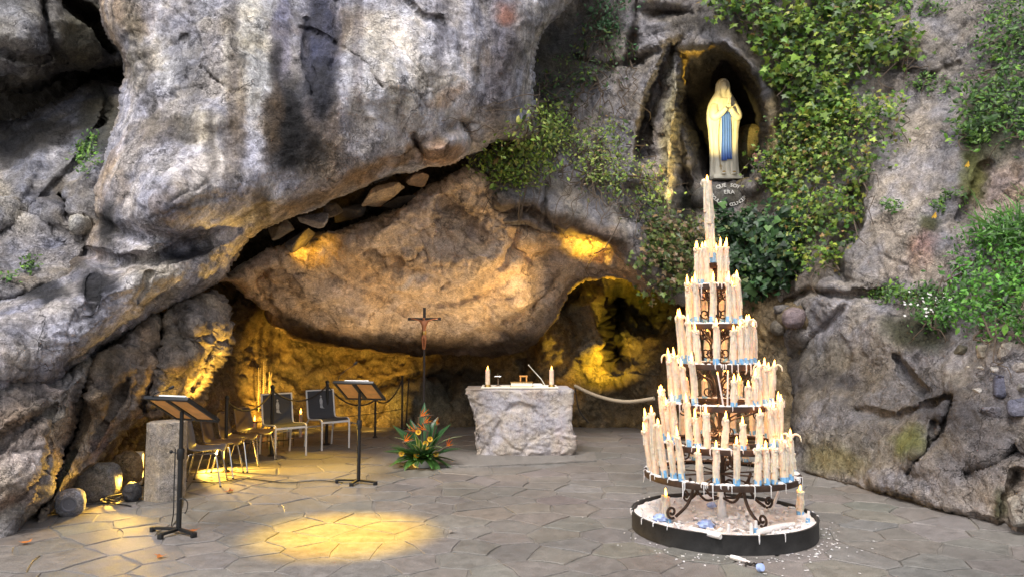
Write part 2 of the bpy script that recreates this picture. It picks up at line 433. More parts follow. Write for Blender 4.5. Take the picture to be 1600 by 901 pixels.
# giant overhanging mass with the arm that sweeps down to the left
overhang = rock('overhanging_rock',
    [(150,-260),(143,-60),(160,40),(178,75),(193,108),(190,135),(178,190),(165,235),(142,285),(130,330),(120,360),(110,390),(95,420),(50,440),(0,462),(-100,500),(-190,540),(-200,700),(-100,690),(0,655),(70,618),(110,590),(150,560),(190,528),(240,492),(300,466),(345,438),(356,422),(375,395),(395,370),(440,345),(540,305),(640,270),(700,258),(745,240),(775,222),(835,215),(838,190),(831,150),(832,100),(850,50),(890,0),(905,-60),(900,-260)],
    [(-170,560,6.0),(0,620,6.6),(0,550,6.5),(0,480,7.0),(100,500,7.0),(100,580,7.1),(200,450,7.6),(300,445,8.1),(345,428,8.5),(130,370,8.3),(160,250,8.4),(190,120,8.7),(250,330,7.75),(250,200,8.2),(300,100,8.5),(250,-60,8.9),(400,350,8.7),(400,250,8.35),(450,150,8.6),(500,50,9.0),(560,280,9.2),(600,150,9.0),(600,0,9.4),(700,230,9.9),(700,100,9.6),(720,0,9.8),(780,150,10.2),(830,150,10.7),(860,0,10.6),(880,-60,10.9),(830,205,10.8),(740,235,10.4),(300,-250,10),(700,-250,10.8),(180,-250,9.8)],
    M_ROCK, feats=[
        ('c',[(130,395),(180,408),(230,405),(270,392),(320,385)],7,.28),('c',[(110,330),(160,350),(220,370),(290,378),(340,370),(385,352),(410,335)],10,.22),
        ('b',270,310,90,55,-15,.35),('b',200,440,120,30,-15,.25),('b',400,300,60,60,0,.2),
        ('c',[(470,42),(510,60),(545,80),(575,105),(600,135)],2.6,.08),('c',[(310,105),(330,118),(350,132)],2.6,.08),('c',[(640,0),(655,18),(690,30)],2.5,.1),
        ('c',[(480,30),(478,70),(482,110),(490,150)],3.5,.1),('c',[(525,0),(527,60),(515,110)],3,.07),
        ('c',[(450,330),(520,300),(600,250),(680,215),(730,190)],9,.14),('b',470,20,40,90,0,-.18),
        ('b',690,235,32,20,-20,.45),('c',[(645,215),(660,235),(668,255)],5,.3),('c',[(720,190),(735,215),(740,245)],7,.3),
        ('b',800,60,30,90,8,.25),('c',[(760,0),(765,60),(755,140),(740,190)],14,.2),
        ('c',[(215,470),(230,440),(235,428)],4,.1),('c',[(140,425),(145,465),(143,480)],5,.1),('b',60,450,30,14,-20,-.15),('c',[(100,570),(180,540),(240,500),(300,480)],7,.15),
        ('b',620,130,60,40,0,.12),('b',350,60,50,70,10,.2),('c',[(290,60),(300,100),(290,140)],8,.07),('b',560,190,28,50,10,-.12),
        ('c',[(230,225),(270,218),(300,225)],8,.04),('b',330,180,40,30,0,.15)],
    colour=rockcol(GR, WARM, DK, LT, .35, 0., [
        (390,80,45,120,0,(.60,.585,.54),.75),(600,90,70,95,10,(.60,.585,.57),.75),(340,260,40,50,0,(.58,.565,.58),.65),(310,200,45,35,0,(.55,.52,.45),.6),(690,130,60,60,0,(.58,.56,.55),.7),(640,60,50,60,0,(.56,.54,.53),.6),(270,90,40,60,0,(.52,.5,.45),.6),
        (440,60,18,100,0,(.2,.2,.27),.7),(500,60,36,120,2,BLU,.95),(502,140,28,60,0,(.05,.05,.06),.95),(448,190,36,85,5,BLK,.95),(468,230,50,44,0,BLK,.85),(430,120,14,60,0,BLK,.7),(425,195,18,70,5,(.16,.12,.08),.6),
        (260,205,60,30,0,(.14,.12,.1),.6),(275,50,30,50,20,(.17,.17,.2),.5),(365,240,22,80,8,(.2,.18,.17),.6),(300,120,35,50,0,(.2,.2,.22),.6),(210,60,20,90,0,(.16,.15,.12),.6),(370,160,20,90,0,(.24,.19,.13),.6),
        (365,60,11,120,0,(.2,.19,.2),.6),(560,70,10,120,0,(.22,.2,.2),.6),(690,50,12,110,4,(.2,.19,.2),.55),(235,150,13,90,-4,(.18,.17,.16),.6),(330,230,9,70,0,(.16,.15,.15),.6),(625,170,9,70,0,(.22,.2,.19),.55),(410,320,12,50,0,(.15,.13,.11),.6),(790,60,28,100,8,(.12,.11,.12),.75),(770,150,22,50,0,(.16,.145,.15),.6),(790,20,22,22,0,(.3,.13,.08),.5),
        (600,255,110,15,-22,(.36,.25,.14),.8),(690,240,40,22,-10,(.42,.28,.17),.7),(700,150,40,14,-35,(.4,.28,.18),.5),(490,310,70,14,-22,(.34,.26,.17),.7),
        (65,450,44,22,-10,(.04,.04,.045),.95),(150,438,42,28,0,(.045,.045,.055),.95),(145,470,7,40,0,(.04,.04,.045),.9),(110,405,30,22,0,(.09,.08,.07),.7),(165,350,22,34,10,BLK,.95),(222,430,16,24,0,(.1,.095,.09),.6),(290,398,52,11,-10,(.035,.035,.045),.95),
        (80,520,70,40,0,(.36,.35,.36),.5),(240,440,60,40,-10,(.55,.52,.47),.6),(30,500,60,35,0,(.2,.2,.24),.5),(300,370,45,20,0,(.22,.21,.22),.5),(60,590,80,24,-15,(.13,.12,.13),.5),(270,330,30,24,0,(.28,.27,.32),.4)]),
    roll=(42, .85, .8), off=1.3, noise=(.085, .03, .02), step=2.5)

# rock shelves at the far left
rock('hanging_boulder', [(-190,-260),(260,-260),(215,-60),(200,40),(192,96),(150,103),(110,112),(70,138),(20,148),(-60,150),(-190,160)],
    [(-150,100,8.8),(0,130,9.2),(100,100,9.6),(180,90,10),(0,0,8.9),(100,0,9.6),(180,0,10),(0,-200,9.5),(200,-200,10),(60,70,9.1)], M_DARK,
    feats=[('c',[(60,-30),(72,30),(82,70),(100,98)],6,.25),('c',[(85,-30),(120,15),(150,35),(175,80)],9,.9),('b',30,60,50,40,0,.3),('c',[(-60,60),(20,90),(80,95)],5,.2)],
    colour=rockcol((.19,.185,.18),(.17,.155,.12),DK,(.36,.35,.34),.4,2.,[(130,50,40,60,30,(.15,.14,.1),.7),(30,60,50,40,0,(.33,.33,.34),.5)]), roll=(40,.9,.8), off=4.1)
rock('recess_shade_sheet', [(-190,20),(230,20),(235,260),(150,300),(-190,320)],
    [(0,20,10.2),(200,20,10.7),(-150,20,10),(0,90,10.9),(200,90,11.4),(0,150,12.6),(200,150,12.4),(0,250,13.0),(200,250,12.6),(-150,200,13)], M_DARK, colour=rockcol((.07,.065,.055),(.07,.06,.045),(.03,.028,.025),(.10,.095,.085),.4,2.6), roll=(10,.1,.2), off=5.5, step=6, noise=(.2,.12,.04))  # near-black sheet: void shade put into colour, top curved forward as light block
rock('rock_shelf', [(-190,212),(-40,204),(40,182),(90,158),(140,136),(190,140),(210,170),(210,300),(150,400),(110,450),(0,490),(-190,530)],
    [(0,440,7.7),(100,410,8.2),(0,330,8.6),(100,330,8.6),(0,220,9.7),(120,220,9.4),(175,160,9.9),(0,190,10.3),(100,160,10.4),(180,140,10.3),(-150,300,8.5),(-150,210,9.6)], M_DARK,
    feats=[('c',[(0,370),(70,310),(130,240),(160,190)],6,.18),('c',[(0,340),(30,300),(60,250),(100,200)],10,-.15),('c',[(95,310),(105,340),(125,355)],7,.3),('c',[(40,330),(75,350),(110,370)],3,.12),('b',150,260,14,40,20,.25),('b',120,345,14,16,0,.25),('c',[(160,130),(168,170),(155,200)],4,.2)],
    colour=rockcol((.25,.25,.27),(.24,.21,.17),DK,(.5,.48,.47),.35,3.,[(40,225,110,26,-14,(.06,.055,.05),.85),(160,190,40,60,0,(.06,.06,.045),.8),(20,320,20,60,-40,(.45,.42,.36),.5),(90,300,14,30,30,(.12,.1,.07),.6),(60,380,60,40,0,(.3,.3,.34),.5)]), roll=(34,.7,.7), off=7.7, strata=.05)  # first patch paints the shade of the hollow above the shelf

# lower left: two leaning masses that reach the floor
rock('leaning_rock', [(-190,560),(60,590),(140,560),(146,590),(134,620),(122,650),(98,712),(70,765),(40,815),(24,860),(-60,900),(-190,910)],
    [(-150,600,6.0),(-150,850,5.9),(0,650,6.5),(0,830,6.4),(100,600,7.0),(60,720,6.7),(20,800,6.45),(120,640,7.2),(140,575,7.4),(30,870,6.4),(-100,900,5.9)], M_ROCK,
    feats=[('b',-10,680,90,30,-30,.15),('c',[(0,690),(40,660),(80,640)],8,.2),('b',20,750,50,40,-40,.18),('c',[(20,790),(60,740),(80,690)],5,.1)],
    colour=rockcol((.36,.34,.32),(.34,.27,.22),DK,(.58,.54,.5),.35,5.,[(20,720,60,50,-40,(.52,.47,.43),.6),(40,620,80,22,-15,(.13,.11,.1),.7),(0,790,50,14,-20,(.4,.28,.22),.4)]), roll=(30,.7,.9), off=9.2)
rock('leaning_rock', [(140,560),(200,515),(260,478),(330,448),(352,470),(357,515),(352,548),(330,588),(305,632),(262,652),(215,668),(190,692),(165,720),(130,748),(108,778),(85,812),(50,850),(45,815),(75,760),(98,712),(120,660)],
    [(140,570,7.6),(200,530,7.9),(250,600,8.0),(330,465,9.0),(345,520,8.9),(300,560,8.5),(300,630,8.6),(200,680,7.9),(150,720,7.5),(110,760,7.2),(60,820,6.8),(110,660,7.2)], M_ROCK,
    feats=[('c',[(255,490),(250,540),(235,600),(225,640)],6,.3),('b',310,500,34,26,20,.5),('b',290,560,30,30,0,.3),('c',[(330,530),(315,590),(300,610)],6,.2),('c',[(145,700),(170,650),(190,620),(200,590)],4,.14),('c',[(125,735),(165,690),(215,650),(260,640)],5,.12),('b',150,620,14,50,-25,.2),('c',[(240,640),(270,640),(300,620)],4,.15)],
    colour=rockcol((.28,.25,.22),(.32,.24,.16),DK,(.46,.42,.38),.35,6.,[(135,700,12,60,25,(.5,.46,.42),.6),(160,690,12,40,30,(.42,.3,.25),.5),(190,590,40,50,0,(.12,.105,.095),.6),(100,740,9,60,25,(.03,.035,.02),.9),(230,560,20,60,0,(.35,.26,.17),.5)]), roll=(24,.55,.8), off=11.4, noise=(.14,.08,.03))

# cave ceiling: the big smooth boulder
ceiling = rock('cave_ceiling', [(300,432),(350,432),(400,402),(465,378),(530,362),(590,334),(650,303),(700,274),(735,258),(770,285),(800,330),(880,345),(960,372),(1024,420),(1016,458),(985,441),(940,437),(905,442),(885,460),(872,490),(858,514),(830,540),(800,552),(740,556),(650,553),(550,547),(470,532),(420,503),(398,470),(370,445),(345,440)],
    [(350,430,10.4),(420,400,10.6),(500,370,10.9),(600,330,11.1),(700,280,11.2),(780,330,11.5),(880,370,11.9),(960,400,12.0),(1010,440,12.1),(450,450,11.2),(550,420,11.3),(650,400,11.5),(760,420,11.7),(850,430,12.1),(900,430,12.5),(450,510,12.2),(550,530,12.7),(650,540,13),(760,545,13),(840,520,12.9)], M_CEIL,
    feats=[('c',[(480,395),(510,420),(560,450),(610,470),(650,500)],6,.07),('c',[(500,400),(530,450),(560,490)],6,.05),('c',[(440,440),(500,470),(580,490)],8,.06),('c',[(690,395),(692,430),(700,445),(680,455)],3,.04),('c',[(640,405),(665,390)],3,.04),('c',[(785,415),(800,390),(808,365)],7,.2),('b',640,440,140,40,-10,.2),('c',[(405,430),(465,468),(540,520)],16,.26),('c',[(520,395),(600,450),(690,515)],14,.17),('c',[(560,385),(640,420),(740,455),(800,460)],11,.12),('b',770,400,60,26,-15,.28),('c',[(690,320),(760,378),(840,402),(935,398)],13,.2),('b',560,500,60,22,15,.22),('b',900,400,40,16,20,.2),('c',[(800,370),(840,425),(835,470)],9,.14),('b',620,345,60,22,-25,.22),('b',470,450,40,30,20,.2),('b',830,470,40,40,-30,.25),('c',[(790,500),(830,480),(860,450),(880,430)],6,.15),('b',600,380,60,30,-20,.12),('c',[(420,420),(400,440),(430,490)],5,.15),('c',[(760,480),(770,510),(800,530)],4,.1),('b',478,374,18,11,10,-.5),('b',970,420,30,16,30,.15),('c',[(640,480),(720,470),(790,440)],5,.08),('b',700,500,60,22,0,.2)],
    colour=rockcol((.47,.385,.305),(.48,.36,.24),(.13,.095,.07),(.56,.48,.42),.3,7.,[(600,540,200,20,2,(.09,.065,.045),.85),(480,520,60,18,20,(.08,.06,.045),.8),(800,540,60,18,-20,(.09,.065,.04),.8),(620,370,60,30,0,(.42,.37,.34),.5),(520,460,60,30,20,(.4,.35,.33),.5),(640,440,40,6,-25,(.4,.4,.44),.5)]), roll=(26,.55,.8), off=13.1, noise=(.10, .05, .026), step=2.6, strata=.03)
# inner cave wall from the left recess round to the right
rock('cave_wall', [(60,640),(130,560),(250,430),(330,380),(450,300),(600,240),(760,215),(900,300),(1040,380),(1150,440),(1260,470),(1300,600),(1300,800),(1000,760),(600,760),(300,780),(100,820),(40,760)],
    [(80,720,8.6),(150,720,8.7),(200,740,8.9),(250,700,9.6),(300,690,10.6),(330,620,12.0),(450,640,14.0),(450,680,13.2),(600,640,14.2),(600,670,13.9),(700,640,14.0),(700,668,13.9),(880,640,14.0),(900,664,13.9),(940,520,13.4),(930,600,13.9),(1000,560,14.5),(1000,650,13.9),(1040,640,13.2),(1100,560,12.4),(1200,700,10.6),(1240,735,9.9),(1180,500,11.6),(990,470,15),(900,450,14),(600,560,14.9),(400,560,13.6),(350,480,12.6),(500,600,14.7),(800,590,14.7),(760,560,15),(450,330,12.5),(600,280,13.0),(760,250,13.4),(150,800,8.4),(300,770,10.6),(600,750,13.8),(1000,750,13.8),(1260,600,10.6)], M_DARK,
    feats=[('b',930,545,32,44,20,.9),('b',975,585,40,20,-20,.5),('c',[(965,470),(958,520),(966,560)],11,1.2),('b',1040,560,30,60,10,.5),('b',430,590,60,30,0,.3),('b',540,585,60,24,0,.25),('c',[(560,610),(600,600),(650,590),(720,585)],7,.3),('b',740,600,30,18,0,.3),('b',860,600,34,20,0,.4),('b',1000,490,60,30,30,-.6),('b',920,470,40,16,-30,.4),('b',640,620,30,20,0,.3),('b',480,630,30,16,0,.2),('c',[(700,600),(705,640)],6,.25),('b',380,480,26,40,10,.4),('c',[(1140,480),(1150,560),(1170,640)],10,.5),('b',1240,500,22,18,0,.5)],
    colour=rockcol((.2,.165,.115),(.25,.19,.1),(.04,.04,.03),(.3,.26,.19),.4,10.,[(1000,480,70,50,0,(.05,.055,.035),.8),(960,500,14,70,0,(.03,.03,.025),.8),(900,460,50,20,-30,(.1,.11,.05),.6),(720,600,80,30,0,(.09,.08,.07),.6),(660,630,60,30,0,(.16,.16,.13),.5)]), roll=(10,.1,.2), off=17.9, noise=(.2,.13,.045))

# right face with the niche, and the wall that comes forward on the right
NICHE = cr([(1066,78),(1112,72),(1152,90),(1180,130),(1197,180),(1196,232),(1182,268),(1165,284),(1100,284),(1082,240),(1068,200),(1062,150),(1062,110)],5,True)
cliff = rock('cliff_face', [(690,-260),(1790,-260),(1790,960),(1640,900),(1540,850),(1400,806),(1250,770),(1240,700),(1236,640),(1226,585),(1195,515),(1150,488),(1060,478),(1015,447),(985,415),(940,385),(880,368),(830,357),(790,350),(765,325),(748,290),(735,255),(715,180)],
    [(740,240,11.6),(760,310,11.4),(850,350,11.3),(950,380,11.4),(1010,430,11.4),(800,250,11.8),(850,200,12.4),(860,80,12.9),(950,80,12.6),(950,250,11.9),(1000,150,12.3),(1050,60,12.0),(1130,50,11.8),(1060,350,12.1),(1130,300,12.7),(1130,380,12.2),(1220,200,12.0),(1220,350,11.6),(1200,470,11.6),(1240,540,10.9),(1100,470,11.8),(1250,640,10.0),(1250,735,9.3),(1330,760,8.5),(1400,777,7.8),(1500,802,7.05),(1600,830,6.4),(1400,650,8.3),(1600,650,6.9),(1500,560,7.8),(1600,540,7.2),(1300,450,10.2),(1400,400,9.6),(1500,350,9.0),(1600,340,8.3),(1300,250,11),(1400,200,10.4),(1500,150,10),(1600,100,9.5),(1400,0,11),(1600,0,10),(1200,0,11.8),(900,0,12.9),(900,-250,13),(1300,-250,12.5),(1700,-250,11),(1750,880,5.7),(1750,500,6.6),(1300,800,8.6),(1500,850,6.9)], M_WALL,
    feats=[('e',NICHE,22,1.75),('c',[(1098,76),(1062,140),(1046,210),(1044,300),(1050,340)],13,-.45),('c',[(1052,82),(1022,150),(1006,200),(1004,240)],9,.6),('c',[(1078,105),(1066,160),(1060,230),(1072,290)],7,.55),('c',[(1040,80),(1010,130),(992,200),(985,280)],12,-.3),
        ('c',[(1135,66),(1172,100),(1200,150),(1212,210),(1205,255),(1178,292)],11,-.35),('b',1075,330,22,40,0,-.5),('c',[(990,60),(985,100),(1000,95),(1060,70)],8,.3),('b',1040,20,34,10,0,-.5),
        ('c',[(995,0),(990,50),(985,95)],5,.2),('c',[(900,90),(950,105),(1000,95)],4,.15),('b',900,60,50,70,10,-.35),('c',[(780,335),(830,330),(860,350),(900,368),(950,385)],9,.35),('c',[(855,290),(850,320),(860,345)],4,.2),('b',800,310,30,24,0,.2),('b',880,330,24,18,0,.25),('b',960,370,28,18,20,.25),
        ('c',[(1160,470),(1220,480),(1260,455),(1330,462),(1370,455)],6,.3),('c',[(1330,300),(1335,350),(1300,400),(1320,440)],11,.35),('b',1300,470,50,30,-10,.25),('b',1240,520,20,16,0,.3),
        ('c',[(1240,560),(1300,500),(1330,470)],6,.12),('b',1350,520,60,40,0,.2),('b',1440,380,40,60,0,.15),('c',[(1540,260),(1520,310),(1500,340)],8,.2),('c',[(1380,100),(1450,120),(1500,100)],5,.08),('b',1300,650,60,60,30,.18),('c',[(1400,560),(1420,590),(1440,610)],5,.2),('c',[(1490,620),(1470,680),(1440,720)],6,.2),('c',[(1340,640),(1400,650),(1480,620)],6,.15),('c',[(1510,740),(1560,720),(1600,700)],6,.2),('c',[(1570,830),(1575,780),(1590,740)],7,.3),('c',[(1420,740),(1450,700),(1460,660)],5,.15),('b',1440,710,40,30,20,.15),('b',1590,790,20,40,10,.2),('b',1400,760,40,14,15,.12),('c',[(1250,740),(1400,780),(1500,805),(1600,834)],5,.16),
        ('b',1180,520,30,40,0,-.5),('b',1160,560,24,50,0,-.3)],
    colour=rockcol((.28,.268,.265),(.30,.265,.225),DK,(.42,.395,.38),.35,12.,[
        (860,100,60,70,10,(.07,.07,.06),.75),(920,40,60,40,0,(.1,.1,.09),.6),(1046,200,16,120,3,(.42,.39,.29),.8),(1005,200,9,70,10,BLK,.7),(1075,330,16,50,0,(.05,.055,.035),.8),(1128,180,78,118,0,(.03,.025,.018),.97),(1090,40,80,20,0,(.1,.095,.09),.5),(1210,200,12,90,0,(.36,.29,.2),.5),  # first two patches paint the shade of the hollow left of the niche
        (950,270,60,60,0,(.4,.38,.38),.5),(840,340,80,24,15,(.2,.15,.11),.6),(940,370,60,24,20,(.19,.14,.1),.7),
        (1046,240,15,110,2,(.46,.41,.27),.85),(1210,210,11,80,0,(.38,.33,.22),.8),(1440,390,24,40,20,(.33,.2,.15),.6),(1390,320,60,70,0,(.42,.38,.34),.5),(1560,300,60,60,0,(.37,.28,.22),.5),(1420,120,40,40,0,(.17,.16,.17),.5),(1400,260,70,120,0,(.40,.375,.36),.6),(1430,420,60,30,0,(.42,.38,.35),.5),(880,240,70,50,0,(.36,.34,.34),.5),(1330,700,90,30,10,(.30,.27,.19),.5),(1500,720,60,60,0,(.22,.2,.18),.5),(1500,330,30,30,0,(.15,.14,.14),.5),  # first two patches: lamplight on niche column and rim put into colour
        (1300,595,60,20,0,(.07,.07,.085),.85),(1290,560,60,30,0,(.17,.165,.15),.5),(1240,600,22,90,0,(.07,.06,.05),.7),(1400,640,170,90,10,(.16,.15,.14),.65),(1540,680,90,90,0,(.14,.13,.125),.65),(1420,690,34,26,-20,(.17,.18,.07),.8),(1300,720,60,26,10,(.2,.19,.1),.6),(1430,520,60,30,10,(.05,.055,.03),.85),(1480,640,60,40,20,(.1,.095,.1),.6),(1270,660,30,26,0,(.3,.29,.29),.5),(1560,790,20,30,0,(.06,.07,.03),.7),(1450,350,22,18,0,(.08,.085,.03),.8),(1520,270,24,50,0,(.12,.13,.03),.8),(1550,200,50,60,0,(.07,.08,.035),.7)]),
    roll=(26,.5,.8), off=19.3, noise=(.09,.05,.026), step=2.6)

# unseen hill added over the grotto: keeps sky light out of the cave
hv = []; hf = []; hx_ = np.linspace(-16, 16, 40); hy = np.linspace(9.6, 30, 26)
for y in hy:
    for x in hx_: hv.append((x, y, 7.4+.28*(y-9.6)))
hv = np.array(hv); hv[:, 1] += 4.2*sstep(-1.6, .2, hv[:, 0]); hv[:, 2] += .5*fbm(hv, .4, 4); nx_ = 40
for j in range(25):
    for i in range(39): hf.append((j*nx_+i, j*nx_+i+1, (j+1)*nx_+i+1, (j+1)*nx_+i))
b0 = len(hv); hv = hv.tolist()+[(-16, 9.6, 7.4-.5), (-16, 30, -.1), (16, 30, -.1), (16, 9.6, 6.9), (-16, 16.5, -.1), (16, 16.5, -.1), (-16, 16.5, 9), (16, 16.5, 9)]
hf += [(b0+4, b0+5, b0+7, b0+6)]
me = bpy.data.meshes.new('sky_block_hillside'); me.from_pydata(hv, [], hf); ca = me.color_attributes.new('col', 'FLOAT_COLOR', 'POINT'); ca.data.foreach_set('color', np.tile((.12, .11, .09, 1), (len(hv), 1)).astype(np.float32).ravel()); me.materials.append(M_DARK)
o = link('sky_block_hillside', me); o['kind'] = 'structure'
# ---------------------------------------------------------------- ground sheet and crazy paving
def ground_mat(name, base, joint=False):
    m, N, L, b = new_mat(name)
    ge = N.new('ShaderNodeNewGeometry')
    def noise(s, d=8, r=.6):
        n = N.new('ShaderNodeTexNoise'); n.inputs['Scale'].default_value = s; n.inputs['Detail'].default_value = d; n.inputs['Roughness'].default_value = r
        L.new(ge.outputs['Position'], n.inputs['Vector']); return n.outputs[0]
    def mr(s, a, bb, c, d):
        r = N.new('ShaderNodeMapRange'); r.inputs[1].default_value = a; r.inputs[2].default_value = bb; r.inputs[3].default_value = c; r.inputs[4].default_value = d; L.new(s, r.inputs[0]); return r.outputs[0]
    n1, n2, n3 = noise(.7, 6), noise(9, 8, .7), noise(120, 4, .7)
    def mul(a, bb):
        q = N.new('ShaderNodeMath'); q.operation = 'MULTIPLY'; L.new(a, q.inputs[0]); L.new(bb, q.inputs[1]); return q.outputs[0]
    oi = N.new('ShaderNodeAttribute'); oi.attribute_name = 'col'
    k = mul(mul(mr(n1, .3, .7, .68, 1.25), mr(n2, .3, .7, .72, 1.25)), mr(n3, .32, .68, .6, 1.4))
    s_ = N.new('ShaderNodeVectorMath'); s_.operation = 'SCALE'
    if joint: s_.inputs[0].default_value = base
    else: L.new(oi.outputs['Color'], s_.inputs[0])
    L.new(k, s_.inputs['Scale']); L.new(s_.outputs[0], b.inputs['Base Color'])
    L.new(mr(n2, .3, .7, .42, .72), b.inputs['Roughness']); b.inputs['Specular IOR Level'].default_value = .45
    ad = N.new('ShaderNodeMath'); ad.operation = 'ADD'; L.new(n2, ad.inputs[0])
    q = N.new('ShaderNodeMath'); q.operation = 'MULTIPLY'; L.new(n3, q.inputs[0]); q.inputs[1].default_value = .3; L.new(q.outputs[0], ad.inputs[1])
    bp = N.new('ShaderNodeBump'); bp.inputs['Distance'].default_value = .012; L.new(ad.outputs[0], bp.inputs['Height']); L.new(bp.outputs[0], b.inputs['Normal'])
    return m
M_STONE = ground_mat('paving_stone', None); M_JOINT = ground_mat('paving_mortar', (.172, .157, .14), True)
g = MB(); g.raw([(-900,-900,-.06),(900,-900,-.06),(900,900,-.06),(-900,900,-.06)], [(0,1,2,3)])
tag(g.build('ground', M_JOINT, smooth=False), kind='structure')
FOOT = [(-5.4,4.2),(5.4,4.2),(5.2,6.2),(4.2,8.4),(3.9,10.5),(3.2,14),(1.5,15),(-4.6,15),(-5.2,12),(-5.4,8)]
pv = MB(); n = len(FOOT)
pv.raw([(x,y,-.008) for x,y in FOOT]+[(x,y,-.05) for x,y in FOOT], [tuple(range(n))]+[(i,(i+1)%n+0,(i+1)%n+n,i+n) for i in range(n)])
pavement = tag(pv.build('pavement', M_JOINT, smooth=False), kind='structure')
def inside(p, poly):
    r = False; j = len(poly)-1
    for i in range(len(poly)):
        if (poly[i][1] > p[1]) != (poly[j][1] > p[1]) and p[0] < (poly[j][0]-poly[i][0])*(p[1]-poly[i][1])/(poly[j][1]-poly[i][1])+poly[i][0]: r = not r
        j = i
    return r
def clip(poly, m, nrm):
    out = []
    for i in range(len(poly)):
        a, b = poly[i], poly[(i+1) % len(poly)]
        da = (a[0]-m[0])*nrm[0]+(a[1]-m[1])*nrm[1]; db = (b[0]-m[0])*nrm[0]+(b[1]-m[1])*nrm[1]
        if da <= 0: out.append(a)
        if (da < 0) != (db < 0) and abs(da-db) > 1e-9:
            t = da/(da-db); out.append((a[0]+(b[0]-a[0])*t, a[1]+(b[1]-a[1])*t))
    return out
rf = random.Random(5); seeds = []
for tries in range(30000):
    p = (rf.uniform(-5.6, 5.6), rf.uniform(4, 15.2))
    if not inside(p, FOOT): continue
    need = (.30+.24*rf.random())*(.92 if p[1] < 9 else 1.3)
    if all((p[0]-q[0])**2+(p[1]-q[1])**2 > need*need for q in seeds): seeds.append(p)
seeds.sort(key=lambda p: p[0]**2+p[1]**2)
rest = MB()
for i, s in enumerate(seeds):
    poly = [(s[0]-1, s[1]-1), (s[0]+1, s[1]-1), (s[0]+1, s[1]+1), (s[0]-1, s[1]+1)]
    jt = .003+.006*rf.random()
    for q in seeds:
        dx, dy = q[0]-s[0], q[1]-s[1]; L_ = math.hypot(dx, dy)
        if 0 < L_ < 2: poly = clip(poly, (s[0]+dx*(.5-jt/L_), s[1]+dy*(.5-jt/L_)), (dx/L_, dy/L_))
        if len(poly) < 3: break
    poly = [p for k, p in enumerate(poly) if math.dist(p, poly[k-1]) > .015]
    if len(poly) < 3: continue
    # roughened outline
    pts = []
    for k, p in enumerate(poly):
        q = poly[(k+1) % len(poly)]; pts.append(p)
        for t in ((.35, .7) if math.dist(p, q) > .22 else ()):
            nx_, ny_ = (q[1]-p[1]), -(q[0]-p[0]); l = math.hypot(nx_, ny_); o = -rf.random()*.02
            pts.append((p[0]+(q[0]-p[0])*t+nx_/l*o, p[1]+(q[1]-p[1])*t+ny_/l*o))
    n = len(pts); z = rf.uniform(-.003, .004); tx, ty = rf.gauss(0, .003), rf.gauss(0, .003)
    def lay(f, dz): return [(p[0]*f+s[0]*(1-f)-s[0], p[1]*f+s[1]*(1-f)-s[1], z+dz+(p[0]-s[0])*tx+(p[1]-s[1])*ty) for p in pts]
    v = lay(1, -.03)+lay(1, -.005)+lay(.975, 0)
    f = [tuple(range(2*n, 3*n))]+[(a*n+k, a*n+(k+1) % n, (a+1)*n+(k+1) % n, (a+1)*n+k) for a in (0, 1) for k in range(n)]
    c0 = np.array((.168, .153, .14))*rf.uniform(.9, 1.08)*np.array((1+rf.gauss(0, .03), 1, 1+rf.gauss(0, .03)))
    if i < 300:
        m = MB(); m.raw(v, f, tuple(c0)); o = m.build('flagstone', M_STONE, pavement, smooth=False); o.location = (s[0], s[1], 0)
    else: rest.raw([(a+s[0], b+s[1], c) for a, b, c in v], f, tuple(c0))
if rest.v: rest.build('far_flagstones', M_STONE, pavement, smooth=False, kind='stuff')
# ---------------------------------------------------------------- surface lookup on the finished rock
def bvh_of(objs):
    vs, fs = [], []
    for o in objs:
        n = len(vs); vs += [tuple(v.co) for v in o.data.vertices]; fs += [tuple(i+n for i in p.vertices) for p in o.data.polygons]
    return BVHTree.FromPolygons(vs, fs)
BVH = bvh_of(ROCKS)
CAM = Vector((0, 0, CAMZ))
def surf(x, y):
    d = (P(x, y, 1.0)-CAM).normalized(); h = BVH.ray_cast(CAM, d)
    if h[0] is None: return P(x, y, 11), -d
    n = h[1]
    return h[0], (n if n.dot(d) < 0 else -n)
